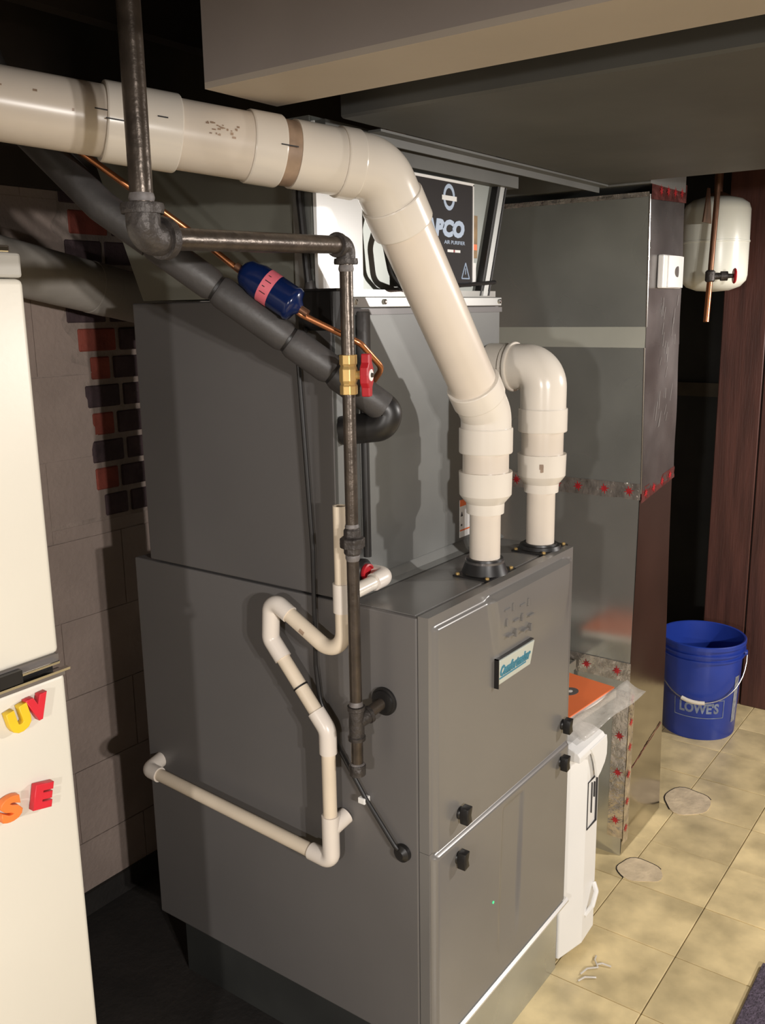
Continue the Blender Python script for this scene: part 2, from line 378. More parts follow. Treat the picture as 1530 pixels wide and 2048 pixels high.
struct(MB().box(3.4, 3.5, -4.3, 1.30, -0.30, 2.15).build('wall_far_right', M_DARK), 'dark wall beyond the recess', 'wall')
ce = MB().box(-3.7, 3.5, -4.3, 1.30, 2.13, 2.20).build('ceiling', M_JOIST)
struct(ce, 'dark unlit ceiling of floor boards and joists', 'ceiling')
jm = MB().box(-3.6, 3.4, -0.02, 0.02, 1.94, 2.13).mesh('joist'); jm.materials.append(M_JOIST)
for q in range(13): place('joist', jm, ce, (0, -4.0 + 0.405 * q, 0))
# boxed beam running front to back
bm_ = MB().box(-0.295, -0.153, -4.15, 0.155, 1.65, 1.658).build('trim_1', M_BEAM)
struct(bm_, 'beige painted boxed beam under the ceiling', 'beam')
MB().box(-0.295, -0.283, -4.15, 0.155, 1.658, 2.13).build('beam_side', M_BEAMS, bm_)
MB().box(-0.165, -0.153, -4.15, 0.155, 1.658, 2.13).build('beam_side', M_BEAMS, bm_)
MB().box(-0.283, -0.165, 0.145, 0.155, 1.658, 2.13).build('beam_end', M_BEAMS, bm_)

# ================================================================== OVERHEAD TRUNK
t = thing('trunk_duct', (0.5, -1.5, 1.65), 'wide dull grey sheet metal trunk duct overhead', 'duct')
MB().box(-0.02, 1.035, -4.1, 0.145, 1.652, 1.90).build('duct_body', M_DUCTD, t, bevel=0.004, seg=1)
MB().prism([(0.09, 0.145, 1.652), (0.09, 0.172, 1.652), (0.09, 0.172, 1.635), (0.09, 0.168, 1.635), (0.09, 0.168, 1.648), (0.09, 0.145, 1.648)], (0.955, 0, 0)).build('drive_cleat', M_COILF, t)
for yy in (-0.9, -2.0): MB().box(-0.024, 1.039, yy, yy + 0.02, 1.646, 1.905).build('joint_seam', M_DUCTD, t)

# ================================================================== FURNACE
W = 0.574; D = 0.700; H = 0.846
f = thing('furnace', (W / 2, 0.35, ZF), 'tall grey gas furnace cabinet standing on a metal base', 'furnace')
MB().box(0.0, W, 0.02, 0.752, -0.015, H).build('cabinet', M_FURN, f, bevel=0.003)
MB().box(0.004, W - 0.004, 0.0135, 0.022, -0.012, H - 0.006).build('front_frame', M_BLACK, f)
bp = MB().box(0.06, W - 0.004, 0.016, 0.74, ZF, -0.016).build('base', M_DARK, f)  # dark colour stands in for the shade below the cabinet
MB().box(0.0, W - 0.002, 0.010, 0.016, ZF, -0.016).build('base_front', M_GALV, bp)
MB().prism([(0.0, 0.012, -0.0125), (0.0, -0.0185, -0.0125), (0.0, -0.0185, -0.0085), (0.0, -0.0135, -0.0035), (0.0, 0.012, -0.0035)], (W, 0, 0)).build('base_flange', M_FLANGE, f)
def sm(a, b, x):
    t_ = min(1, max(0, (x - a) / (b - a))); return t_ * t_ * (3 - 2 * t_)
def upper(u, v):
    x = 0.001 + (W - 0.002) * u; z = 0.4065 + (H + 0.004 - 0.4065) * v
    inx = sm(0.012, 0.020, x) * (1 - sm(W - 0.020, W - 0.012, x))
    mid = sm(0.188, 0.206, x - (0.83 - z) * 0.24) * (1 - sm(0.52, 0.55, x))
    top = 0.8255 + 0.004 * mid
    d = 0.007 * inx * (1 - sm(top - 0.001, top + 0.006, z))              # face stands proud of the top lip
    d += 0.010 * mid * sm(0.675, 0.80, z) * (1 - sm(top - 0.001, top + 0.006, z)) # swelling behind the weave mark
    return (x, -0.003 - d, z)
ud = MB().grid(120, 160, upper)
ud.box(0.001, W - 0.001, -0.0029, 0.018, 0.4065, H + 0.004)
ud = ud.build('upper_door', M_DOOR, f, smooth=True, auto=50)
def lower(u, v):
    x = 0.001 + (W - 0.002) * u; z = 0.001 + (0.4045) * v
    inx = sm(0.006, 0.014, x) * (1 - sm(W - 0.016, W - 0.008, x))
    d = 0.010 * inx * (1 - sm(0.394, 0.404, z))
    c = 0.30 - 0.05 * (0.4 - z)
    d -= 0.004 * sm(c - 0.045, c - 0.036, x) * (1 - sm(c + 0.036, c + 0.045, x)) * sm(0.03, 0.16, z) * (1 - sm(0.372, 0.386, z))
    return (x, -0.003 - d, z)
ld = MB().grid(110, 140, lower)
ld.box(0.001, W - 0.001, -0.0029, 0.018, 0.001, 0.4055)
ld = ld.build('lower_door', M_DOOR, f, smooth=True, auto=50)
# embossed basket weave dashes on the upper door
rn = random.Random(5)
for r_ in range(3):
    for c_ in range(4):
        x = 0.236 + 0.031 * c_ + 0.007 * r_; z = 0.800 - 0.028 * r_ - 0.0035 * c_
        if (r_ + c_) % 2 == 0: q = MB().box(x, x + 0.020, -0.0232, -0.006, z, z + 0.0035)
        else: q = MB().box(x, x + 0.004, -0.0232, -0.006, z - 0.004, z + 0.012)
        q.build('embossed_bar', M_DOOR, ud, bevel=0.001, seg=1)
# maker's badge
bd = MB().hexa([(0.219, -0.013, 0.652), (0.361, -0.013, 0.652), (0.361, -0.006, 0.652), (0.219, -0.006, 0.652),
                (0.219, -0.022, 0.708), (0.361, -0.022, 0.706), (0.361, -0.006, 0.706), (0.219, -0.006, 0.708)]).build('badge', M_BADGE, f, bevel=0.0015)
MB().box(0.2170, 0.2192, -0.0195, -0.006, 0.650, 0.709).box(0.2170, 0.362, -0.019, -0.006, 0.7075, 0.7090).build('badge_edge', M_BLACK, bd)
text_obj('lettering', 'Comfortmaker', 0.02, (0.288, -0.0186, 0.682), (1, 0, 0), (0, -0.16, 1), M_TEAL, bd, fit=(0.122, 0.024), ext=0.0007, offset=0.0008)
MB().box(0.228, 0.335, -0.0166, -0.014, 0.6655, 0.668).build('underline', M_TEAL, bd)
# black latch knobs
for (x, z) in ((0.093, 0.449), (0.084, 0.362), (0.528, 0.454), (0.520, 0.368)):
    kb = MB().turn((x, -0.012, z), (0, -1, 0), [(-0.008, 0.012), (0.002, 0.012), (0.005, 0.009), (0.008, 0.009)], 20)
    pr = [(-0.009, -0.017), (0.008, -0.0145), (0.0045, 0.0), (0.009, 0.0165), (-0.008, 0.0155), (-0.0115, 0.0)]
    kb.prism([(x + a, -0.016, z + b_) for a, b_ in pr], (0, -0.017, 0))
    kb.build('latch_knob', M_BLACK, f, bevel=0.0025, smooth=True)
MB().turn((0.218, -0.0128, 0.190), (0, -1, 0), [(0, 0.003), (0.0015, 0.003)], 12).build('indicator_light', M_LED, f)
# side grommets
MB().turn((-0.0005, 0.089, 0.680), (-1, 0, 0), [(0, 0.026), (0.004, 0.026), (0.005, 0.022), (0.009, 0.021), (0.010, 0.013)], 28).build('gas_grommet', M_BLACK, f, smooth=True)
MB().turn((-0.0005, 0.052, 0.394), (-1, 0, 0), [(0, 0.017), (0.008, 0.016), (0.014, 0.008)], 24).build('cable_grommet', M_BLACK, f, smooth=True)
MB().box(0.01, W - 0.01, 0.03, 0.175, H, H + 0.0015).build('top_plate', M_TOP, f)

# ================================================================== COIL CABINET
c = thing('coil_cabinet', (W / 2, 0.44, H), 'dark grey coil cabinet stacked on top of the furnace', 'cabinet')
MB().box(0.0, W + 0.002, 0.188, D, 0.8505, 1.378).build('shell', M_COIL, c, bevel=0.003)
MB().box(0.012, W - 0.004, 0.1825, 0.190, 0.872, 1.360).build('front_panel', M_COILF, c, bevel=0.002)
MB().box(0.0, 0.018, 0.1815, 0.189, 0.853, 1.372).build('corner_strip', M_COILF, c, bevel=0.001)
MB().hexa([(0.012, 0.166, 0.849), (W, 0.166, 0.849), (W, 0.19, 0.849), (0.012, 0.19, 0.849),
           (0.012, 0.176, 0.856), (W, 0.176, 0.856), (W, 0.19, 0.874), (0.012, 0.19, 0.874)]).build('bottom_flange', M_COILF, c)
MB().box(0.012, W - 0.008, 0.176, 0.190, 1.362, 1.381).build('top_rail', M_GALVB, c, bevel=0.002)
MB().box(0.004, W - 0.002, 0.1785, 0.186, 1.350, 1.360).build('upper_seam', M_COIL, c)
for x in (0.05, 0.135, 0.35, 0.555): MB().turn((x, 0.1765, 1.372), (0, -1, 0), [(0, 0.005), (0.004, 0.005), (0.005, 0.002)], 10).build('screw', M_CHROME, c)
sk = MB().box(0.405, 0.462, 0.1815, 0.1828, 0.880, 0.962).build('warning_label', M_WHITE, c)
MB().box(0.405, 0.462, 0.1809, 0.1816, 0.948, 0.962).build('orange_band', M_ORP, sk); MB().box(0.405, 0.462, 0.1809, 0.1816, 0.894, 0.897).build('orange_band', M_ORP, sk)
MB().prism([(0.4085, 0.1809, 0.926), (0.4165, 0.1809, 0.926), (0.4125, 0.1809, 0.936)], (0, 0.0007, 0)).box(0.409, 0.414, 0.1809, 0.1816, 0.905, 0.909).build('printed_mark', M_INK, sk)
rp_ = MB().turn((0.060, 0.1825, 0.890), (0, -1, 0), [(0, 0.024), (0.006, 0.024), (0.012, 0.019)], 24).build('plug_collar', M_BLACK, c, smooth=True)
MB().turn((0.060, 0.1725, 0.890), (0, -1, 0), [(0, 0.016), (0.008, 0.016), (0.009, 0.013), (0.006, 0.011)], 24).build('red_plug', M_RED, rp_, smooth=True)

# ================================================================== SUPPLY PLENUM
pl = thing('supply_plenum', (0.3, 0.45, 1.382), 'flared galvanised plenum above the coil cabinet with a bright white front plate', 'duct')
MB().hexa([(0.0, 0.225, 1.382), (0.560, 0.225, 1.382), (0.560, 0.665, 1.382), (0.0, 0.665, 1.382),
           (0.0, 0.225, 1.67), (0.655, 0.225, 1.67), (0.655, 0.79, 1.67), (0.0, 0.79, 1.67)]).build('plenum_body', M_PLEN, pl)
MB().hexa([(0.002, 0.219, 1.384), (0.558, 0.219, 1.384), (0.558, 0.226, 1.384), (0.002, 0.226, 1.384),
           (0.002, 0.219, 1.668), (0.652, 0.219, 1.668), (0.652, 0.226, 1.668), (0.002, 0.226, 1.668)]).build('front_sheet', M_SHEET, pl)
MB().box(-0.002, 0.122, 0.212, 0.219, 1.384, 1.66).build('front_plate', M_PLATE, pl)
MB().box(-0.004, 0.0, 0.222, 0.262, 1.384, 1.668).build('corner_strip', M_GALV, pl)
for k_, (dx, m_) in enumerate(((-0.034, M_BLACK), (-0.022, M_GALVB), (0.0, M_BLACK))):
    x0 = 0.556 + dx; x1 = 0.556 + 0.079 / 0.25 * 0.30 + dx
    MB().hexa([(x0, 0.204, 1.384), (x0 + (0.006 if m_ is M_BLACK else 0.018), 0.204, 1.384), (x0 + 0.018, 0.222, 1.384), (x0, 0.222, 1.384),
               (x1, 0.204, 1.684), (x1 + (0.006 if m_ is M_BLACK else 0.018), 0.204, 1.684), (x1 + 0.018, 0.222, 1.684), (x1, 0.222, 1.684)]).build('edge_flange', m_, pl)
MB().box(0.0, 0.59, 0.205, 0.224, 1.3815, 1.394).build('bottom_rail', M_GALV, pl)
MB().box(0.0, 0.66, 0.190, 0.222, 1.612, 1.66).build('top_collar', M_DUCTD, pl)
s1 = MB().box(0.497, 0.530, 0.2165, 0.219, 1.462, 1.548).build('sticker', M_GOLD, pl)
MB().box(0.503, 0.513, 0.2158, 0.2166, 1.508, 1.526).box(0.505, 0.528, 0.2158, 0.2166, 1.478, 1.490).build('sticker_print', M_ORP, s1)
MB().box(0.490, 0.525, 0.2165, 0.219, 1.412, 1.452).build('sticker', M_WHITE, pl)
MB().box(0.490, 0.525, 0.2160, 0.2166, 1.410, 1.413).build('sticker_edge', M_INK, pl)

# air purifier fixed to the plenum front
ap = thing('air_purifier', (0.33, 0.2, 1.41), 'black air purifier panel with pale lettering on the plenum front', 'air purifier')
MB().box(0.232, 0.476, 0.196, 0.2185, 1.402, 1.603).build('panel', M_SIGN, ap, bevel=0.002)
MB().box(0.230, 0.478, 0.1945, 0.200, 1.6005, 1.6055).box(0.4745, 0.478, 0.1945, 0.200, 1.404, 1.603).build('white_border', M_WHITE, ap)
AX, AY = (1, 0, 0), (0, 0, 1)
text_obj('lettering', 'APCO', 0.05, (0.3665, 0.1955, 1.513), AX, AY, M_SIGNT, ap, fit=(0.150, 0.034), ext=0.0008, offset=0.0035, shear=0.15)
text_obj('small_lettering', 'AIR PURIFIER', 0.01, (0.405, 0.1955, 1.487), AX, AY, M_SIGNT, ap, fit=(0.078, 0.007), ext=0.0004)
for (xa, xb, m_) in ((0.378, 0.400, M_WHITE), (0.4015, 0.404, M_RED), (0.406, 0.426, M_WHITE)): MB().box(xa, xb, 0.1950, 0.1962, 1.468, 1.473).build('tiny_print', m_, ap)
ring = MB()
for k in range(24):
    a0, a1 = 2 * math.pi * k / 24, 2 * math.pi * (k + 1) / 24
    ring.hexa([(0.384 + r * math.cos(a) * 0.85, yv, 1.572 + r * math.sin(a)) for yv in (0.1952, 0.1962) for (r, a) in ((0.017, a0), (0.025, a0), (0.025, a1), (0.017, a1))])
lg = ring.build('round_logo', M_SIGNT, ap)
MB().box(0.357, 0.411, 0.1945, 0.1953, 1.5655, 1.5745).build('logo_band', M_WHITE, lg)
tri = MB()
P3 = [(0.432, 1.418), (0.462, 1.418), (0.447, 1.449)]
for k in range(3):
    (xa, za), (xb, zb) = P3[k], P3[(k + 1) % 3]; tri.tube([(xa, 0.1955, za), (xb, 0.1955, zb)], 0.0014, 6)
tri.tube([(0.447, 0.1955, 1.426), (0.447, 0.1955, 1.438)], 0.0012, 6).build('warning_triangle', M_SIGNT, ap)
# round meter-like housing and dangling lead of the purifier
MB().tube(fillet([(0.175, 0.21, 1.60), (0.152, 0.192, 1.50), (0.168, 0.185, 1.42), (0.205, 0.185, 1.395), (0.31, 0.19, 1.40), (0.43, 0.188, 1.405), (0.56, 0.19, 1.412)], 0.03), 0.0042, 8).build('power_lead', M_BLACK, ap, smooth=True)
MB().tube(fillet([(0.21, 0.205, 1.56), (0.180, 0.19, 1.47), (0.195, 0.185, 1.41), (0.25, 0.19, 1.397)], 0.03), 0.006, 8).build('power_lead', M_BLACK, ap, smooth=True)

# ================================================================== PVC VENT PIPES
def pvc_stack(th, x, y, zs, bootmat):
    """zs: boot top, pipe top, small hub top, cone top, large hub top, pipe top, elbow hub top"""
    z0 = H
    bt = MB().prism([(x - 0.055, y - 0.04, z0 + 0.001), (x + 0.055, y - 0.04, z0 + 0.001), (x + 0.055, y + 0.04, z0 + 0.001), (x - 0.055, y + 0.04, z0 + 0.001)], (0, 0, 0.004))
    bt.turn((x, y, z0 + 0.004), (0, 0, 1), [(0, 0.046), (0.008, 0.043), (zs[0] - z0 - 0.008, 0.037), (zs[0] - z0 - 0.004, 0.036)], 32)
    bo = bt.build('rubber_boot', M_BLACK, th, smooth=True)
    for (sx, sy) in ((-0.048, -0.033), (0.048, -0.033), (0.048, 0.033), (-0.048, 0.033)):
        MB().turn((x + sx, y + sy, z0 + 0.004), (0, 0, 1), [(0, 0.004), (0.004, 0.004), (0.005, 0.002)], 8).build('screw', M_BRASS, bo)
    MB().seg2((x, y, zs[0] - 0.012), (x, y, zs[2]), 0.0302, 32).build('lower_pipe', M_PVC, th, smooth=True)
    MB().turn((x, y, zs[1]), (0, 0, 1), [(0, 0.0305), (0, 0.0365), (zs[2] - zs[1], 0.0372), (zs[3] - zs[1], 0.048), (zs[3] - zs[1] + 0.004, 0.0505), (zs[4] - zs[1], 0.0515), (zs[4] - zs[1], 0.0445)], 36).build('reducer', M_PVCF, th, smooth=True, auto=25)
    MB().seg2((x, y, zs[3]), (x, y, zs[6]), 0.0445, 36).build('short_pipe', M_PVC, th, smooth=True)
    return bo
def hub(p0, p1, r0, r1=None): # sleeve with lip
    p0, p1 = V(p0), V(p1); l = (p1 - p0).length; r1 = r1 or r0
    return MB().turn(p0, p1 - p0, [(0, 0.043), (0, r0 - 0.001), (0.002, r0), (l - 0.002, r1), (l, r1 - 0.001), (l, 0.043)], 36)

ex = thing('exhaust_pipe', (0.30, 0.06, H), 'long white plastic exhaust pipe bending from furnace top across the ceiling', 'pipe')
ebo = pvc_stack(ex, 0.30, 0.06, (0.880, 0.970, 0.990, 1.003, 1.052, 1.088, 1.12), M_BLACK)
MB().turn((0.30, 0.06, 0.862), (0, 0, 1), [(0, 0.0385), (0.014, 0.0385), (0.014, 0.036)], 32).build('hose_clamp', M_GALVF, ebo, smooth=True)
P1 = V((0.300, 0.060, 1.162)); P2 = V((-0.024, 0.068, 1.569)); LE = V((-0.497, 0.317, 1.622)); LX = LE + (LE - P2).normalized() * 0.75
dv = (P2 - P1).normalized(); dh = (LE - P2).normalized()
hub((0.30, 0.06, 1.088), (0.30, 0.06, 1.136), 0.0515).build('elbow_hub', M_PVCF, ex, smooth=True, auto=25)
MB().tube(fillet([(0.30, 0.06, 1.13), P1, P1 + dv * 0.055], 0.075, 10), 0.0482, 36).build('elbow', M_PVCF, ex, smooth=True)
hub(P1 + dv * 0.040, P1 + dv * 0.078, 0.0512).build('elbow_hub', M_PVCF, ex, smooth=True, auto=25)
MB().seg2(P1 + dv * 0.05, P2 - dv * 0.07, 0.0445, 40).build('diagonal_pipe', M_PVC, ex, smooth=True)
hub(P2 - dv * 0.102, P2 - dv * 0.052, 0.0512).build('elbow_hub', M_PVCF, ex, smooth=True, auto=25)
MB().tube(fillet([P2 - dv * 0.06, P2, P2 + dh * 0.06], 0.075, 12), 0.0482, 40).build('elbow', M_PVCF, ex, smooth=True)
hub(P2 + dh * 0.040, P2 + dh * 0.070, 0.0515).build('elbow_hub', M_PVCF, ex, smooth=True, auto=25)
MB().seg2(P2 + dh * 0.062, P2 + dh * 0.142, 0.0485, 40).build('fitting_body', M_PVCF, ex, smooth=True)
MB().seg2(P2 + dh * 0.130, P2 + dh * 0.175, 0.0460, 40).build('stained_pipe', M_PVCS, ex, smooth=True)
hub(P2 + dh * 0.164, P2 + dh * 0.212, 0.0505).build('coupling', M_PVCF, ex, smooth=True, auto=25)
MB().seg2(P2 + dh * 0.20, P2 + dh * 0.33, 0.0468, 40).build('middle_pipe', M_PVC, ex, smooth=True)
hub(P2 + dh * 0.313, P2 + dh * 0.412, 0.0518).build('coupling', M_PVCF, ex, smooth=True, auto=25)
MB().seg2(P2 + dh * 0.40, LX, 0.0458, 40).build('horizontal_pipe', M_PVC, ex, smooth=True)
# pen marks and smudged print
rn = random.Random(11)
for (t0, r_, a, ln) in ((0.150, 0.0512, 0.02, 0.026), (0.335, 0.0522, 0.16, 0.014), (0.385, 0.0522, -0.10, 0.030), (0.412, 0.0462, 0.12, 0.016)):
    MB().patch(P2, LX, r_, t0, t0 + ln, a, a + 0.035, 2).build('pen_mark', M_INK, ex)
pm = MB()
for q in range(26):
    t0 = rn.choice((rn.uniform(0.235, 0.27), rn.uniform(0.255, 0.28), rn.uniform(0.45, 0.62))); a = rn.uniform(-0.05, 0.30)
    pm.patch(P2, LX, 0.0471 if t0 < 0.40 else 0.0461, t0, t0 + rn.uniform(0.002, 0.006), a, a + rn.uniform(0.03, 0.08), 2)
pm.build('smudged_print', M_PVCS, ex)['kind'] = 'stuff'

it = thing('intake_pipe', (0.53, 0.055, H), 'shorter white plastic intake pipe ending in an open elbow behind the exhaust pipe', 'pipe')
X2, Y2 = 0.53, 0.055
pvc_stack(it, X2, Y2, (0.862, 0.974, 0.992, 1.006, 1.056, 1.103, 1.14), M_BLACK)
hub((X2, Y2, 1.103), (X2, Y2, 1.152), 0.0515).build('elbow_hub', M_PVCF, it, smooth=True, auto=25)
MB().tube(fillet([(X2, Y2, 1.145), (X2, Y2, 1.236), (X2, Y2 + 0.085, 1.236)], 0.066, 14), 0.0482, 36).build('elbow', M_PVCF, it, smooth=True)
hub((X2, Y2 + 0.066, 1.236), (X2, Y2 + 0.074, 1.236), 0.0525).build('elbow_rim', M_PVCF, it, smooth=True, auto=25)
MB().seg2((X2, Y2 + 0.074, 1.236), (X2, Y2 + 0.135, 1.236), 0.0445, 36).build('stub_pipe', M_PVCF, it, smooth=True)
MB().turn((X2 + 0.004, Y2 + 0.085, 1.236), (0, 1, 0), [(0, 0.0452), (0, 0.049), (0.05, 0.049), (0.05, 0.0452)], 36).build('end_collar', M_PVCF, it, smooth=True, auto=25)
lf = MB()
for k in range(8):
    lf.patch((X2, Y2, 1.0), (X2, Y2, 1.2), 0.0519, 0.022 + rn.uniform(0, 0.016), 0.030 + rn.uniform(0, 0.012), -0.17 + rn.uniform(0, 0.10), -0.05 + rn.uniform(0, 0.06), 2, ref=(-0.85, -0.5, 0))
lf.build('printed_mark', M_PVCS, it)

# ================================================================== GAS PIPE
g = thing('gas_pipe', (-0.06, 0.107, 0.56), 'black iron gas pipe with a red handled valve beside the furnace', 'pipe')
GX, GY = -0.060, 0.107; GE = V((-0.497, 0.057, 1.443)); GT = V((GX, GY, 1.457))
gd = (GT - GE).normalized()
def gel(a, p, b, r, name):
    a, p, b = V(a), V(p), V(b); u = (a - p).normalized(); v = (b - p).normalized(); l = r * 2.2
    q = MB().tube(fillet([p + u * l, p, p + v * l], r * 1.6, 10), r * 1.28, 28)
    for d in (u, v): q.turn(p + d * (l - r * 0.5), d, [(0, r * 1.2), (0, r * 1.55), (r * 0.5, r * 1.62), (r * 0.75, r * 1.55), (r * 0.75, r * 0.9)], 28)
    return q.build(name, M_IRONF, g, smooth=True, auto=40)
MB().seg2(GE + V((0, 0, 0.03)), (-0.497, 0.057, 2.10), 0.0134, 28).build('riser', M_IRON, g, smooth=True)
gel((-0.497, 0.057, 1.8), GE, GT, 0.0155, 'elbow')
MB().turn(GE + V((0, 0, 0.040)), (0, 0, 1), [(0, 0.0138), (0.004, 0.0150), (0.009, 0.0138)], 24).build('thread_sealant', M_DOPE, g, smooth=True)
MB().seg2(GE + gd * 0.02, GT - gd * 0.02, 0.0134, 28).build('cross_pipe', M_IRON, g, smooth=True)
gel(GE, GT, (GX, GY, 1.0), 0.0118, 'elbow')
MB().turn((GX, GY, 1.457 - 0.040), (0, 0, 1), [(0, 0.0112), (0.004, 0.0124), (0.010, 0.0112)], 24).build('thread_sealant', M_DOPE, g, smooth=True)
MB().seg2((GX, GY, 1.44), (GX, GY, 1.270), 0.0107, 24).build('drop_pipe', M_IRON, g, smooth=True)
vb = MB().turn((GX, GY, 1.226), (0, 0, 1), [(0, 0.0145), (0.014, 0.0145), (0.016, 0.0125), (0.022, 0.0150), (0.040, 0.0150), (0.046, 0.0125), (0.048, 0.0145), (0.063, 0.0145)], 8)
vb.seg2((GX + 0.004, GY - 0.012, 1.257), (GX + 0.009, GY - 0.029, 1.257), 0.007, 12)
vb = vb.build('valve_body', M_BRASS, g, bevel=0.0008, seg=1)
hd = V((0.30, -0.954, 0)); ho = V((GX, GY, 1.257)) + hd * 0.030; hs = V((0.954, 0.30, 0))
def hp(a, b, c_): return tuple(ho + hs * a + V((0, 0, b)) + hd * c_)
hm = MB()
prof = [(-0.007, -0.034), (0.007, -0.034), (0.008, -0.020), (0.014, -0.012), (0.015, 0.0), (0.014, 0.012), (0.008, 0.020), (0.007, 0.034), (-0.007, 0.034), (-0.008, 0.020), (-0.014, 0.012), (-0.015, 0.0), (-0.014, -0.012), (-0.008, -0.020)]
hm.prism([hp(a, b, -0.006) for a, b in prof], hd * 0.014)
vh = hm.build('valve_handle', M_RED, vb, bevel=0.002)
MB().turn(ho + hd * 0.008, hd, [(0, 0.0095), (0.0012, 0.0095)], 20).build('handle_cap', M_WHITE, vb)
MB().turn(ho + hd * 0.0092, hd, [(0, 0.004), (0.003, 0.003)], 12).build('handle_screw', M_IRON, vb)
MB().seg2((GX, GY, 1.235), (GX, GY, 0.655), 0.0107, 24).build('drop_pipe', M_IRON, g, smooth=True)
MB().turn((GX, GY, 0.958), (0, 0, 1), [(0, 0.0115), (0.004, 0.0150), (0.014, 0.0150), (0.014, 0.0215), (0.030, 0.0215), (0.033, 0.0150), (0.044, 0.0145), (0.048, 0.0115)], 8).build('union', M_IRONF, g, bevel=0.001, seg=1)
MB().turn((GX, GY, 0.949), (0, 0, 1), [(0, 0.0109), (0.004, 0.0122), (0.010, 0.0122), (0.012, 0.0109)], 20).build('thread_sealant', M_DOPE, g, smooth=True)
MB().turn((GX, GY, 1.004), (0, 0, 1), [(0, 0.0109), (0.003, 0.0122), (0.008, 0.0109)], 20).build('thread_sealant', M_DOPE, g, smooth=True)
te = MB().turn((GX, GY, 0.625), (0, 0, 1), [(0, 0.011), (0, 0.0155), (0.006, 0.0158), (0.008, 0.0138), (0.054, 0.0138), (0.056, 0.0158), (0.063, 0.0155), (0.063, 0.011)], 28)
te.turn((GX, GY, 0.658), (0.06, -0.018, 0.015), [(0.004, 0.0138), (0.024, 0.0138), (0.024, 0.0160), (0.031, 0.0155), (0.031, 0.010)], 24)
te.build('tee', M_IRONF, g, smooth=True, auto=40)
MB().turn((GX, GY, 0.689), (0, 0, 1), [(0, 0.0125), (0.004, 0.0122), (0.008, 0.0108)], 20).build('thread_sealant', M_DOPE, g, smooth=True)
MB().seg2((GX, GY, 0.658), (0.0, 0.089, 0.680), 0.0107, 20).build('side_nipple', M_IRON, g, smooth=True)
MB().seg2((GX, GY, 0.63), (GX, GY, 0.575), 0.0107, 24).build('drip_leg', M_IRON, g, smooth=True)
MB().turn((GX, GY, 0.556), (0, 0, 1), [(0, 0.010), (0.003, 0.0145), (0.020, 0.0150), (0.022, 0.0140), (0.022, 0.0105)], 24).build('cap', M_IRONF, g, smooth=True, auto=40)
MB().turn((GX, GY, 0.5785), (0, 0, 1), [(0, 0.0135), (0.003, 0.0110)], 20).build('thread_sealant', M_DOPE, g, smooth=True)

# ================================================================== CONDENSATE DRAIN
d = thing('drain_pipe', (-0.04, 0.19, 0.345), 'cream plastic condensate drain pipe with a trap on the furnace side', 'pipe')
DX = -0.040; R_ = 0.0133
def dp(y_, z_): return V((DX, y_, z_))
A, B1, C1, C2, E1, F1, G1 = dp(0.147, 1.035), dp(0.147, 0.750), dp(0.318, 0.842), dp(0.322, 0.762), dp(0.190, 0.612), dp(0.190, 0.346), dp(0.708, 0.378)
def drod(a, b, name='pipe_run'): MB().seg2(a, b, R_, 24).build(name, M_PVCD, d, smooth=True)
def dfit(path, r, name='elbow', rr=0.0165, lip=True):
    path = [V(p) for p in path]
    q = MB().tube(fillet(path, r, 10), rr, 24)
    q.build(name, M_PVCDF, d, smooth=True)
MB().turn(A - V((0, 0, 0.17)), (0, 0, 1), [(0, R_), (0.17, R_), (0.17, 0.010), (0.10, 0.010)], 24, cap=False).build('vent_pipe', M_PVCD, d, smooth=True)
# trap: continuous bent length
trap = fillet([dp(0.147, 0.875), B1, C1 - (C1 - B1).normalized() * 0.02], 0.036, 16)
MB().tube(trap, 0.0142, 24).build('trap', M_PVCD, d, smooth=True)
u1 = (C1 - B1).normalized(); u2 = (E1 - C2).normalized()
dfit([C1 - u1 * 0.052, C1 - u1 * 0.002, C2, C2 + u2 * 0.045], 0.020)
drod(C2 + u2 * 0.03, E1 - u2 * 0.03)
dfit([E1 - u2 * 0.040, E1, E1 - V((0, 0, 0.045))], 0.03)
drod(E1 - V((0, 0, 0.03)), F1 + V((0, 0, 0.06)))
u3 = (G1 - F1).normalized()
dfit([F1 + V((0, 0, 0.095)), F1, F1 + u3 * 0.050], 0.016, 'corner_tee')
MB().seg2(F1 + V((0, 0, 0.066)), (-0.001, 0.183, 0.425), 0.0160, 24).build('tee_branch', M_PVCDF, d, smooth=True)
drod(F1 + u3 * 0.03, G1 - u3 * 0.02)
dfit([G1 - u3 * 0.036, G1, G1 + V((0.045, 0.006, 0.006))], 0.014)
MB().seg2(G1 + V((0.03, 0.005, 0.004)), G1 + V((0.20, 0.006, 0.01)), R_, 20).build('pipe_run', M_PVCD, d, smooth=True)
# branch to the coil
MB().seg2((DX, 0.147, 0.872), (0.062, 0.143, 0.880), R_, 24).build('coil_branch', M_PVCF, d, smooth=True)
dfit([(0.045, 0.1435, 0.879), (0.082, 0.142, 0.882), (0.082, 0.178, 0.882)], 0.014, 'branch_elbow')
MB().turn((DX, 0.147, 0.846), (0, 0, 1), [(0, R_), (0, 0.0170), (0.052, 0.0170), (0.052, R_)], 24).build('branch_tee', M_PVCDF, d, smooth=True, auto=30)
MB().turn(C2 + u2 * 0.105, u2, [(0, R_ + 0.0018), (0.003, R_ + 0.0018)], 20).build('cable_tie', M_BLACK, d)
for (y_, z_) in ((0.215, 0.792), (0.222, 0.796)): MB().patch(dp(0.147, 0.7485), C1, 0.0146, 0.092, 0.104, -0.35 + (y_ - 0.215) * 30, -0.05 + (y_ - 0.215) * 30, 3, ref=(-1, -0.3, 0)).build('printed_mark', M_PVCS, d)

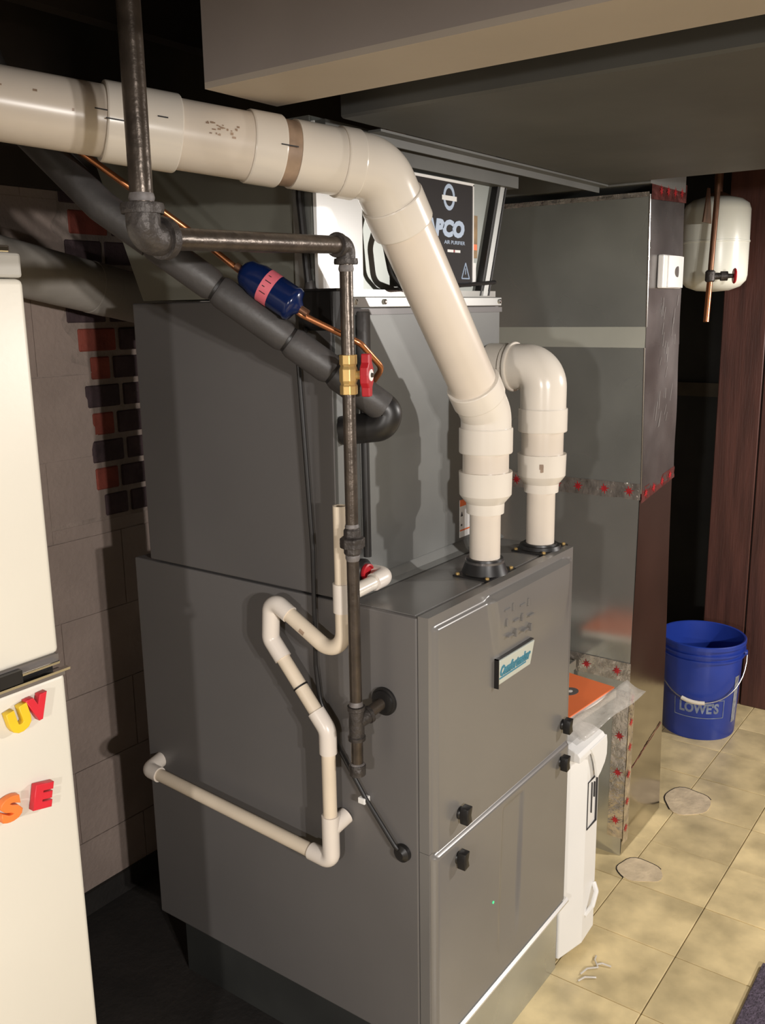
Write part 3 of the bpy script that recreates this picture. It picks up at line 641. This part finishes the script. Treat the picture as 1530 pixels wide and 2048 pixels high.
# ================================================================== REFRIGERANT LINES
h = thing('insulated_line', (0.035, 0.10, 1.15), 'thick black foam insulated refrigerant line slanting up to the left', 'hose')
H0 = V((0.036, 0.098, 1.190)); H1 = V((-0.220, 0.374, 1.470)); H2 = V((-0.345, 0.53, 1.66))
hdv = (H1 - H0).normalized(); hl = (H1 - H0).length
cuts = [0.0, 0.115, 0.205, 0.345, hl]
for a, b in zip(cuts[:4], cuts[1:]):
    n = 14; l = b - a
    prof = [(0.001, 0.0205), (0.003, 0.0235), (0.012, 0.0262), (l - 0.012, 0.0262), (l - 0.003, 0.0235), (l - 0.001, 0.0205)]
    MB().turn(H0 + hdv * a, hdv, prof, 28).build('foam_sleeve', M_FOAM, h, smooth=True)
for a in cuts[1:4]: MB().turn(H0 + hdv * (a - 0.003), hdv, [(0, 0.0190), (0, 0.0222), (0.006, 0.0222), (0.006, 0.0190)], 24).build('cable_tie', M_BLACK, h, smooth=True)
MB().tube(fillet([H1 - hdv * 0.002, H1 + hdv * 0.09, H2, H2 + V((-0.05, 0.10, 0.28))], 0.05), 0.0258, 28).build('foam_sleeve', M_FOAM, h, smooth=True)
MB().tube(fillet([H0 + hdv * 0.02, H0, (0.030, 0.105, 1.165), (0.012, 0.178, 1.155)], 0.02), 0.0255, 28).build('end_wrap', M_BLACK, h, smooth=True)

cp = thing('copper_line', (0.03, 0.12, 1.24), 'thin bare copper refrigerant line with a curled end at the coil', 'pipe')
cpts = [(0.045, 0.178, 1.232), (0.040, 0.135, 1.236), (0.034, 0.108, 1.262), (-0.020, 0.112, 1.305), (-0.080, 0.184, 1.352), (-0.100, 0.222, 1.388)]
MB().tube(fillet(cpts, 0.022), 0.0052, 12).build('tube', M_COPPER, cp, smooth=True)
MB().tube(fillet([(-0.118, 0.272, 1.418), (-0.160, 0.347, 1.487), (-0.280, 0.43, 1.592), (-0.40, 0.53, 1.70)], 0.08), 0.0052, 12).build('tube', M_COPPER, cp, smooth=True)
dr = thing('filter_drier', (-0.105, 0.22, 1.37), 'dark blue filter drier canister with a pink label', 'filter')
Q0, Q1 = V((-0.086, 0.181, 1.361)), V((-0.128, 0.268, 1.425)); qd = (Q1 - Q0).normalized(); ql = (Q1 - Q0).length
MB().turn(Q0, qd, [(0, 0.008), (0.006, 0.014), (0.010, 0.026), (0.016, 0.029), (0.020, 0.0275), (ql - 0.034, 0.0275), (ql - 0.022, 0.024), (ql - 0.012, 0.023), (ql - 0.004, 0.016), (ql, 0.007)], 36).build('canister', M_DRIER, dr, smooth=True, auto=50)
lb = MB().turn(Q0 + qd * 0.050, qd, [(0, 0.0279), (0.020, 0.0279)], 36, cap=False).build('paper_label', M_PINK, dr, smooth=True)
for k in range(4): MB().patch(Q0, Q1, 0.0282, 0.055 + (0.006 if k % 2 else 0), 0.066, -0.55 + 0.35 * k, -0.50 + 0.35 * k, 2).build('pen_mark', M_SIGN, lb)
MB().seg2(Q1 - qd * 0.004, V((-0.118, 0.272, 1.418)) * 0 + Q1 + qd * 0.010, 0.0065, 12).build('flare_nut', M_COPPERO, dr, smooth=True)
MB().seg2(Q0 + qd * 0.006, Q0 - qd * 0.014, 0.0065, 12).build('flare_nut', M_COPPERO, dr, smooth=True)

# ================================================================== JUNCTION BOX, CONDUIT, CABLES
jb = thing('junction_box', (-0.01, 0.20, 1.33), 'small black junction box at the coil cabinet corner', 'box')
MB().hexa([(-0.010, 0.176, 1.325), (0.006, 0.168, 1.325), (0.020, 0.180, 1.325), (-0.006, 0.258, 1.325),
           (-0.014, 0.176, 1.392), (0.006, 0.164, 1.392), (0.020, 0.180, 1.392), (-0.010, 0.258, 1.392)]).build('box_body', M_BLACK, jb, bevel=0.003)
MB().box(-0.017, 0.012, 0.162, 0.262, 1.390, 1.394).build('lid', M_BLACK, jb)
MB().turn((-0.010, 0.225, 1.394), (0, 0, 1), [(0, 0.010), (0.008, 0.009), (0.014, 0.006)], 16).build('strain_relief', M_FOAM, jb, smooth=True)
cd = thing('control_cable', (-0.012, 0.25, 0.39), 'long thin black cable hanging down the furnace side', 'cable')
MB().tube(fillet([(-0.011, 0.241, 1.66), (-0.011, 0.240, 1.54), (-0.012, 0.226, 1.405)], 0.03), 0.0065, 10).build('upper_lead', M_BLACK, cd, smooth=True)
MB().tube(fillet([(-0.010, 0.235, 1.33), (-0.012, 0.256, 1.292), (-0.012, 0.246, 1.119), (-0.012, 0.236, 0.938), (-0.012, 0.238, 0.718), (-0.012, 0.230, 0.651), (-0.012, 0.185, 0.562), (-0.012, 0.128, 0.483), (-0.012, 0.060, 0.405), (-0.004, 0.052, 0.394)], 0.06), 0.0042, 10).build('lower_lead', M_BLACK, cd, smooth=True)
MB().box(-0.019, -0.0005, 0.125, 0.141, 0.472, 0.484).build('clip', M_WHITE, cd, bevel=0.002)
dt = thing('sensor_tube', (0.064, 0.165, 0.90), 'black foam covered tube standing against the coil front', 'tube')
MB().turn((0.064, 0.1695, 1.235), (0, 0, 1), [(0, 0.011), (0.002, 0.012), (0.118, 0.012), (0.121, 0.010)], 16).build('foam_cover', M_FOAM, dt, smooth=True)
MB().seg2((0.064, 0.1715, 1.24), (0.066, 0.1715, 0.918), 0.0075, 14).build('tube', M_BLACK, dt, smooth=True)

# ================================================================== RETURN DUCT
r = thing('return_duct', (1.25, 0.4, ZF), 'tall shiny galvanised return duct standing right of the furnace', 'duct')
yF, yB = 0.058, 0.78
MB().hexa([(1.132, yF, 0.865), (1.385, yF, 0.880), (1.385, yB, 0.880), (1.132, yB, 0.865),
           (1.110, yF, 1.252), (1.372, yF, 1.252), (1.372, yB, 1.252), (1.110, yB, 1.252)]).build('middle_section', M_GALV, r)
# creased band with its reflection in the colour, then the top section
MB().hexa([(1.110, yF, 1.252), (1.372, yF, 1.252), (1.372, yB, 1.252), (1.110, yB, 1.252),
           (1.1155, yF, 1.305), (1.369, yF, 1.305), (1.369, yB, 1.305), (1.1155, yB, 1.305)]).build('crease', M_CREASE, r)
MB().hexa([(1.1155, yF, 1.305), (1.369, yF, 1.305), (1.369, yB, 1.305), (1.1155, yB, 1.305),
           (1.099, yF, 1.628), (1.356, yF, 1.652), (1.356, yB, 1.652), (1.099, yB, 1.628)]).build('top_section', M_GALV, r)
MB().hexa([(1.106, yF + 0.004, ZF), (1.428, yF + 0.004, ZF), (1.428, yB, ZF), (1.106, yB, ZF),
           (1.130, yF + 0.004, 0.866), (1.384, yF + 0.004, 0.882), (1.384, yB, 0.882), (1.130, yB, 0.866)]).build('lower_section', M_GALVL, r)
MB().box(1.085, 1.345, yF - 0.006, yB, 1.652, 1.93).build('top_collar', M_GALVB, r)
for (za, zb, xa, xb) in ((1.252, 0.866, 1.110, 1.132), (1.628, 1.305, 1.099, 1.1155)):
    MB().tube([(xa - 0.001, yF - 0.001, za), (xb - 0.001, yF - 0.001, zb)], 0.0022, 8).build('corner_seam', M_CHROME, r)
# galvanised front skin with brush marks
def skin(xa, xb, za, xc, xd, zc, name, m_=M_GALVF, dy=0.0): # bottom edge (xa..xb at za), top edge (xc..xd at zc)
    MB().grid(6, 10, lambda u, v: (xa + (xb - xa) * u + ((xc - xa) + (xd - xb - xc + xa) * u) * v, yF + dy - 0.0015 - 0.001 * math.sin(v * 9 + u * 3), za + (zc - za) * v)).build(name, m_, r, smooth=True)
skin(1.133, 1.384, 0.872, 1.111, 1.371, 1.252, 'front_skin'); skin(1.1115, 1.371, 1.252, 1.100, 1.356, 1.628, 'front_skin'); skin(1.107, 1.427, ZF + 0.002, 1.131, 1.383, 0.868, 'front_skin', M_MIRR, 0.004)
# foil tape with red leaf marks
def leafpoly(o, X, Y, s):
    pts = []
    for k in range(16):
        a = math.pi * 2 * k / 16 + 0.2; q = s * (1.0 if k % 2 == 0 else 0.45) * (1.1 if k % 4 == 0 else 0.9)
        pts.append(V(o) + V(X) * q * math.cos(a) + V(Y) * q * math.sin(a))
    return pts
def tape(c4, nrm, leaves, tm_=M_TAPE, s=0.014):
    """c4: start-low, end-low, end-high, start-high"""
    c4 = [V(p) for p in c4]; nrm = V(nrm)
    rr = random.Random(len(leaves) * 7 + int(c4[0].z * 100))
    def fp(u, v):
        p = (c4[0] * (1 - u) + c4[1] * u) * (1 - v) + (c4[3] * (1 - u) + c4[2] * u) * v
        return p + nrm * (0.0012 + rr.uniform(0, 0.0016))
    o = MB().grid(24, 5, fp).build('foil_tape', tm_, r, smooth=True)
    X = (c4[1] - c4[0]).normalized(); Y = nrm.cross(X)
    for u in leaves:
        p = (c4[0] * (1 - u) + c4[1] * u + c4[3] * (1 - u) + c4[2] * u) / 2
        MB().prism(leafpoly(p + nrm * 0.0030, X, Y, s), nrm * 0.0004).build('leaf_mark', M_LEAF, o)
NL, NF = (-1, 0, 0), (0, -1, 0)
tape([(1.131, 0.70, 0.848), (1.131, yF, 0.848), (1.131, yF, 0.892), (1.131, 0.70, 0.892)], NL, [0.42, 0.62, 0.72, 0.84, 0.95])
tape([(1.131, yF, 0.838), (1.386, yF, 0.872), (1.386, yF, 0.905), (1.131, yF, 0.880)], NF, [0.12, 0.35, 0.6, 0.85], M_TAPER)
tape([(1.099, yF - 0.003, 1.616), (1.357, yF - 0.003, 1.626), (1.357, yF - 0.003, 1.672), (1.097, yF - 0.003, 1.662)], NF, [0.25, 0.45, 0.65, 0.85], M_TAPER)
tape([(1.100, 0.60, 1.622), (1.100, yF, 1.622), (1.098, yF, 1.634), (1.098, 0.60, 1.634)], NL, [])
tape([(1.118, 0.32, 0.330), (1.1155, yF, 0.330), (1.117, yF, 0.385), (1.1195, 0.32, 0.385)], NL, [0.15, 0.5, 0.85])
tape([(1.106, yF, -0.17), (1.1125, yF, 0.30), (1.1525, yF, 0.30), (1.146, yF, -0.17)], NF, [0.1, 0.28, 0.46, 0.64, 0.80, 0.95])
tape([(1.1075, yF + 0.045, -0.15), (1.1155, yF + 0.045, 0.30), (1.1155, yF, 0.30), (1.1075, yF, -0.15)], NL, [0.12, 0.45, 0.7])
tape([(1.16, yF + 0.0035, 0.045), (1.40, yF + 0.0035, 0.098), (1.40, yF + 0.0035, 0.103), (1.16, yF + 0.0035, 0.050)], NF, [], M_TAPER)
rn = random.Random(21)
sc_ = MB()
for q in range(22):
    x = rn.uniform(1.20, 1.345); z = rn.uniform(1.02, 1.40); dx = rn.uniform(0.0, 0.012); l = rn.uniform(0.015, 0.05)
    sc_.prism([(x, yF - 0.0035, z), (x + 0.0022, yF - 0.0035, z), (x + 0.0022 + dx, yF - 0.0035, z + l), (x + dx, yF - 0.0035, z + l)], (0, -0.0003, 0))
so = sc_.build('scuff_marks', M_GALVB, r); so['kind'] = 'stuff'

sw = thing('wall_control', (1.26, 0.05, 1.40), 'white switch box mounted on the shiny duct front', 'switch')
MB().box(1.170, 1.315, 0.040, 0.056, 1.402, 1.486).build('back_box', M_WHITE, sw, bevel=0.004)
MB().grid(14, 4, lambda u, v: (1.200 + 0.115 * u, 0.038 - 0.008 * math.sin(math.pi * u), 1.404 + 0.080 * v)).box(1.200, 1.315, 0.037, 0.042, 1.404, 1.484).build('cover', M_WHITE, sw, smooth=True)
MB().prism([(1.250 + 0.016 * math.cos(a) * (1 if math.cos(a) < 0 else 0.35), 0.0285, 1.444 + 0.014 * math.sin(a)) for a in [2 * math.pi * k / 20 for k in range(20)]], (0, 0.003, 0)).build('slider', M_GREYT, sw)

# ================================================================== FILTER CABINET AND BOOK
fc = thing('filter_cabinet', (0.68, 0.3, ZF), 'narrow white plastic filter cabinet standing right of the furnace', 'cabinet')
MB().box(0.585, 0.735, 0.02, 0.62, -0.192, 0.352).build('cabinet_body', M_WHITE, fc, bevel=0.004)
MB().prism([(0.584, 0.018, -0.190), (0.584, 0.008, -0.190), (0.655, -0.020, -0.176), (0.735, -0.016, -0.176), (0.742, 0.018, -0.176)], (0, 0, 0.53)).build('front_cover', M_WHITE, fc, bevel=0.003)
MB().prism([(0.586, 0.100, 0.374), (0.586, 0.004, 0.371), (0.586, -0.024, 0.360), (0.586, -0.030, 0.352), (0.586, -0.030, 0.338), (0.586, 0.100, 0.338)], (0.146, 0, 0)).build('hood', M_WHITE, fc, bevel=0.002)
fp = [(0.640, 0.352), (0.737, 0.352), (0.742, 0.330), (0.741, 0.300), (0.730, 0.282), (0.708, 0.266), (0.690, 0.258), (0.676, 0.300), (0.662, 0.326)]
MB().prism([(x_, -0.032, z_) for x_, z_ in fp], (0, 0.008, 0)).build('pull_flap', M_WHITE, fc, bevel=0.002)
MB().box(0.586, 0.742, 0.104, 0.62, 0.352, 0.374).build('top_lid', M_WHITE, fc, bevel=0.003)
em = MB()
for (x0, x1, z0, z1) in ((0.660, 0.662, 0.13, 0.255), (0.715, 0.717, 0.13, 0.255), (0.660, 0.717, 0.253, 0.255), (0.660, 0.717, 0.13, 0.132), (0.684, 0.686, 0.165, 0.245), (0.700, 0.702, 0.20, 0.24)):
    em.box(x0, x1, -0.0215, -0.0155, z0, z1)
em.build('printed_panel', M_INK, fc)
MB().turn((0.705, -0.0165, 0.277), (0, -1, 0), [(0, 0.010), (0.004, 0.010)], 16).build('round_mark', M_GREYT, fc)
MB().tube(fillet([(0.675, -0.018, -0.11), (0.690, -0.030, -0.088), (0.712, -0.030, -0.06), (0.722, -0.018, -0.045)], 0.01), 0.006, 10).build('pull_handle', M_WHITE, fc, smooth=True)

bt_ = thing('return_boot', (0.9, 0.45, ZF), 'low galvanised duct boot joining furnace and return duct', 'duct')
MB().box(0.744, 1.104, 0.22, 0.66, ZF, 0.366).build('boot_body', M_GALV, bt_, bevel=0.003)
MB().box(0.744, 1.104, 0.216, 0.22, 0.34, 0.368).build('boot_flange', M_GALVB, bt_)

bk = thing('instruction_book', (0.80, 0.15, 0.376), 'orange covered instruction book lying on the filter cabinet', 'book')
BZ = 0.376
def bkp(u, v, z): # u along the lower right edge, v away from viewer
    o = V((0.640, 0.035, z)); ux = V((0.262, -0.022, 0)); vy = V((0.045, 0.27, 0)); return o + ux * u + vy * v
MB().hexa([bkp(0, 0, BZ), bkp(1, 0, BZ), bkp(1, 1, BZ), bkp(0, 1, BZ), bkp(0, 0.0, BZ + 0.022), bkp(1, 0.0, BZ + 0.022), bkp(1, 1, BZ + 0.022), bkp(0, 1, BZ + 0.022)]).build('pages', M_PAGE, bk, bevel=0.002)
cv = MB().hexa([bkp(-0.01, 0.03, BZ + 0.022), bkp(1.01, 0.03, BZ + 0.022), bkp(1.01, 1.01, BZ + 0.022), bkp(-0.01, 1.01, BZ + 0.022),
           bkp(-0.01, 0.03, BZ + 0.025), bkp(1.01, 0.03, BZ + 0.025), bkp(1.01, 1.01, BZ + 0.025), bkp(-0.01, 1.01, BZ + 0.025)]).build('cover', M_ORP, bk)
cc = bkp(0.62, 0.30, BZ + 0.0252)
MB().prism([cc + V((0.026 * math.cos(a), 0.020 * math.sin(a), 0)) for a in [2 * math.pi * k / 24 for k in range(24)]], (0, 0, 0.0005)).build('round_emblem', M_GREYT, cv)
MB().prism([cc + V((0.008 * math.cos(a), 0.006 * math.sin(a), 0.0005)) for a in [2 * math.pi * k / 12 for k in range(12)]], (0, 0, 0.0004)).build('emblem_centre', M_PAGE, cv)
ps = MB().grid(14, 5, lambda u, v: bkp(-0.02 + 1.22 * u, -0.01 - 0.20 * v, BZ + 0.020 - 0.016 * v + 0.004 * math.sin(u * 9 + v * 4) + 0.010 * u))
pso = ps.build('plastic_sleeve', M_FILM, bk, smooth=True)
sd = pso.modifiers.new('thickness', 'SOLIDIFY'); sd.thickness = 0.0012

# ================================================================== BUCKET
b = thing('bucket', (2.09, 0.15, ZF), 'blue plastic bucket with a wire handle and white grip', 'bucket')
BX, BY = 2.09, 0.15
prof = [(0.004, 0.0), (0.004, 0.120), (0.0, 0.128), (0.006, 0.131), (0.305, 0.144), (0.305, 0.151), (0.311, 0.1515), (0.312, 0.1445), (0.326, 0.145), (0.326, 0.153), (0.333, 0.1535), (0.334, 0.1455), (0.352, 0.1465), (0.352, 0.154), (0.365, 0.154), (0.368, 0.151), (0.366, 0.1455), (0.30, 0.141), (0.012, 0.126), (0.010, 0.0)]
MB().turn((BX, BY, ZF), (0, 0, 1), prof, 56).build('shell', M_BUCK, b, smooth=True, auto=40)
th0 = math.atan2(-0.8125 - BY, -1.226 - BX) # towards the room
def rad(z): return 0.131 + (z - 0.006) / 0.299 * 0.013 + 0.0006
def wrap(me, zc):
    for v in me.vertices:
        u, zz, n_ = v.co.x, v.co.y, v.co.z; a = th0 + 0.02 + u / 0.137; q = rad(zc + zz) + n_
        v.co = V((q * math.cos(a), q * math.sin(a), zc + zz))
def fitmesh(me, wd, ht):
    xs = [v.co.x for v in me.vertices]; ys = [v.co.y for v in me.vertices]
    for v in me.vertices:
        v.co.x = (v.co.x - (max(xs) + min(xs)) / 2) * wd / (max(xs) - min(xs)); v.co.y = (v.co.y - (max(ys) + min(ys)) / 2) * ht / (max(ys) - min(ys))
def subdivide(me, cuts_=2):
    bm = bmesh.new(); bm.from_mesh(me); bmesh.ops.triangulate(bm, faces=bm.faces)
    bmesh.ops.subdivide_edges(bm, edges=[e for e in bm.edges if e.calc_length() > 0.012], cuts=cuts_); bm.to_mesh(me); bm.free()
me = text_mesh("LOWE'S", 0.05, ext=0.0004, offset=0.002); fitmesh(me, 0.142, 0.042); subdivide(me, 3); wrap(me, 0.128)
me.materials.clear(); me.materials.append(M_PRINT); lo = bpy.data.objects.new('printed_lettering', me); COL.objects.link(lo); lo.parent = b
fr = MB()
for (u0, u1, z0, z1) in ((-0.092, 0.092, 0.088, 0.091), (-0.092, -0.089, 0.088, 0.155), (0.089, 0.092, 0.088, 0.158), (0.070, 0.092, 0.156, 0.159)):
    n = max(2, int((u1 - u0) / 0.008))
    for k in range(n):
        ua, ub = u0 + (u1 - u0) * k / n, u0 + (u1 - u0) * (k + 1) / n
        pts = []
        for (uu, zz) in ((ua, z0), (ub, z0), (ub, z1), (ua, z1)):
            a = th0 + 0.02 + uu / 0.137; q = rad(zz) + 0.0004; pts.append(fr.bm.verts.new((BX + q * math.cos(a), BY + q * math.sin(a), ZF + zz)))
        fr.bm.faces.new(pts)
fr.build('printed_frame', M_PRINT, b)
lbm = MB()
for k in range(6):
    a0, a1 = th0 + 1.02 + 0.035 * k, th0 + 1.02 + 0.035 * (k + 1)
    vs = [lbm.bm.verts.new((BX + rad(zz) * 1.003 * math.cos(a), BY + rad(zz) * 1.003 * math.sin(a), ZF + zz)) for (a, zz) in ((a0, 0.06), (a1, 0.06), (a1, 0.24), (a0, 0.24))]
    lbm.bm.faces.new(vs)
lbm.build('side_label', M_PRINTL, b)
hp_ = []
for k in range(25):
    a = th0 - math.radians(86) + math.radians(172) * k / 24; s = math.sin(math.pi * k / 24)
    q = 0.158 + 0.006 * s; hp_.append((BX + q * math.cos(a), BY + q * math.sin(a), ZF + 0.315 - 0.155 * s ** 0.8))
ha = MB().tube(hp_, 0.0022, 8).build('wire_handle', M_WIRE, b, smooth=True)
MB().tube(hp_[9:14], 0.0075, 14).build('grip', M_GRIP, ha, smooth=True)
for sgn in (-1, 1):
    a = th0 + sgn * math.radians(86); MB().turn((BX + 0.150 * math.cos(a), BY + 0.150 * math.sin(a), ZF + 0.315), (math.cos(a), math.sin(a), 0), [(0, 0.012), (0.008, 0.011), (0.010, 0.006)], 14).build('handle_boss', M_BUCK, b, smooth=True)

# ================================================================== EXPANSION TANK, WATER PIPE
tk = thing('expansion_tank', (1.86, 0.12, 1.40), 'white cylindrical expansion tank hanging near the wood panelling', 'tank')
MB().turn((1.855, 0.120, 1.398), (0, 0, 1), [(0, 0.0), (0.004, 0.05), (0.016, 0.082), (0.034, 0.0985), (0.05, 0.102), (0.150, 0.102), (0.151, 0.104), (0.156, 0.104), (0.157, 0.102), (0.250, 0.101), (0.268, 0.095), (0.282, 0.075), (0.290, 0.045), (0.293, 0.0)], 48).build('vessel', M_TANK, tk, smooth=True, auto=50)
MB().turn((1.855, 0.120, 1.688), (0, 0, 1), [(0, 0.045), (0.012, 0.022), (0.016, 0.013), (0.10, 0.013)], 20).build('threaded_neck', M_COPPERO, tk, smooth=True)
wp = thing('water_pipe', (1.66, 0.08, 1.31), 'copper water pipe with a red handled drain valve before the white tank', 'pipe')
MB().tube([(1.715, 0.075, 1.93), (1.700, 0.075, 1.70), (1.672, 0.074, 1.44)], 0.0085, 16).build('pipe', M_COPPERO, wp, smooth=True)
MB().turn((1.672, 0.074, 1.425), (0, 0, 1), [(0, 0.011), (0.004, 0.0145), (0.03, 0.0145), (0.035, 0.010)], 18).build('fitting', M_IRONF, wp, smooth=True)
MB().seg2((1.671, 0.074, 1.425), (1.652, 0.072, 1.307), 0.0085, 16).build('spout', M_COPPER, wp, smooth=True)
wv = MB().turn((1.672, 0.074, 1.442), (0.45, -0.89, 0.0), [(0, 0.010), (0.03, 0.010), (0.03, 0.014), (0.050, 0.014), (0.052, 0.007), (0.068, 0.006)], 16).build('valve_body', M_IRONF, wp, smooth=True)
ax_ = V((0.45, -0.89, 0)).normalized()
MB().turn(V((1.672, 0.074, 1.442)) + ax_ * 0.066, ax_, [(0, 0.006), (0, 0.020), (0.004, 0.024), (0.008, 0.020), (0.008, 0.006)], 10).build('valve_handle', M_RED, wv, smooth=True)
MB().hexa([(1.66, 0.10, 1.60), (1.74, 0.10, 1.60), (1.74, 0.104, 1.60), (1.66, 0.104, 1.60), (1.692, 0.10, 1.70), (1.708, 0.10, 1.70), (1.708, 0.104, 1.70), (1.692, 0.104, 1.70)]).build('hanger', M_COPPERO, wp)

# ================================================================== REFRIGERATOR AND MAGNETS
fr_ = thing('refrigerator', (-0.87, 0.63, ZF), 'cream white refrigerator with a freezer on top', 'refrigerator')
FX0, FX1, FY = -1.25, -0.492, 0.30
MB().box(FX0, FX1 - 0.002, FY + 0.055, 1.02, ZF + 0.03, 1.425).build('body', M_FRIDGE, fr_, bevel=0.006)
MB().box(FX0 + 0.03, FX1 - 0.03, FY + 0.08, 1.0, ZF, ZF + 0.03).build('plinth', M_BLACK, fr_)
MB().box(FX0, FX1 - 0.006, FY, FY + 0.05, 0.885, 1.405).build('freezer_door', M_FRIDGE, fr_, bevel=0.008, seg=3, smooth=True)
MB().box(FX0, FX1 - 0.006, FY + 0.002, FY + 0.05, 1.406, 1.438).build('top_trim', M_FRIDGET, fr_, bevel=0.004)
MB().box(FX1 - 0.07, FX1 - 0.02, FY + 0.004, FY + 0.07, 1.438, 1.447).build('hinge', M_CHROME, fr_, bevel=0.002)
MB().box(FX0, FX1, FY, FY + 0.05, ZF + 0.09, 0.853).build('fridge_door', M_FRIDGE, fr_, bevel=0.008, seg=3, smooth=True)
MB().box(FX0 + 0.01, FX1 - 0.012, FY + 0.012, FY + 0.055, 0.853, 0.886).build('door_gap', M_BLACK, fr_)
MB().box(FX0, FX1 - 0.010, FY - 0.002, FY + 0.012, 0.873, 0.886).build('handle_strip', M_GREYT, fr_)
MB().box(-0.568, FX1 - 0.014, FY - 0.012, FY, 0.8745, 0.879).build('chrome_bar', M_CHROME, fr_, bevel=0.001)
MB().box(FX0, FX1 - 0.004, FY - 0.006, FY + 0.012, 0.853, 0.860).build('handle_strip', M_GREYT, fr_)
MB().box(FX0, FX1 + 0.002, FY - 0.010, FY, 0.8600, 0.8635).build('chrome_bar', M_CHROME, fr_)
MB().box(FX0, -0.566, FY - 0.012, FY + 0.01, 0.8660, 0.884).build('handle_grip', M_BLACK, fr_)
MB().box(FX0 + 0.02, FX1 - 0.02, FY + 0.02, FY + 0.05, ZF + 0.01, ZF + 0.085).build('toe_grille', M_GREYT, fr_)
def magnet(ch, x, z, hgt, wd, rot, m_, label, off=0.004):
    X = V((math.cos(rot), 0, math.sin(rot))); Y = V((-math.sin(rot), 0, math.cos(rot)))
    o = text_obj('letter_magnet', ch, 0.05, (x, FY - 0.0075, z), X, Y, m_, None, fit=(wd, hgt), ext=0.0045, offset=off, bevel=0.0012)
    return tag(o, label, 'magnet', 'letter magnets on the refrigerator')
magnet('U', -0.577, 0.8150, 0.037, 0.033, 0.22, M_YEL, 'yellow letter U magnet on the refrigerator door')
magnet('V', -0.5475, 0.8215, 0.037, 0.034, 0.10, M_REDM, 'red letter V magnet beside the yellow one')
magnet('S', -0.6035, 0.6925, 0.037, 0.032, 0.05, M_ORA, 'orange letter S magnet at the photo edge', 0.0022)
magnet('E', -0.5535, 0.6890, 0.037, 0.030, -0.22, M_REDM, 'red letter E magnet right of the orange one', 0.0026)

# ================================================================== REST
wf = thing('wrapped_pipe', (0.1, 1.0, 1.38), 'thick off-white wrapped pipe sloping along the block wall', 'pipe')
WA, WB_ = V((-0.60, 1.0, 1.565)), V((0.55, 1.0, 1.335)); wd_ = (WB_ - WA).normalized()
MB().seg2(WA, WB_, 0.058, 40).build('pipe_wrap', M_FLUE, wf, smooth=True)
for q in (0.35, 0.74): MB().turn(WA + wd_ * q, wd_, [(0, 0.0575), (0.002, 0.0592), (0.05, 0.0592), (0.052, 0.0575)], 40).build('wrap_seam', M_FLUE, wf, smooth=True)
mt = MB().box(0.30, 0.865, -1.05, -0.396, ZF, ZF + 0.012).build('floor_mat', M_MAT, bevel=0.004, org=(0.58, -0.72, ZF))
tag(mt, 'purplish grey pile mat in the photo corner', 'mat')
st = MB()
for (a_, b_) in (((0.585, -0.05), (0.63, -0.075)), ((0.63, -0.075), (0.665, -0.055)), ((0.64, -0.07), (0.65, -0.10)), ((0.56, -0.055), (0.595, -0.085))):
    st.tube([(a_[0], a_[1], ZF + 0.003), ((a_[0] + b_[0]) / 2, (a_[1] + b_[1]) / 2 + 0.006, ZF + 0.006), (b_[0], b_[1], ZF + 0.003)], 0.0022, 6)
so = st.build('plastic_scrap', M_CLEAR, org=(0.61, -0.07, ZF)); tag(so, 'thin pale plastic scraps on the tiles by the furnace', 'scrap')
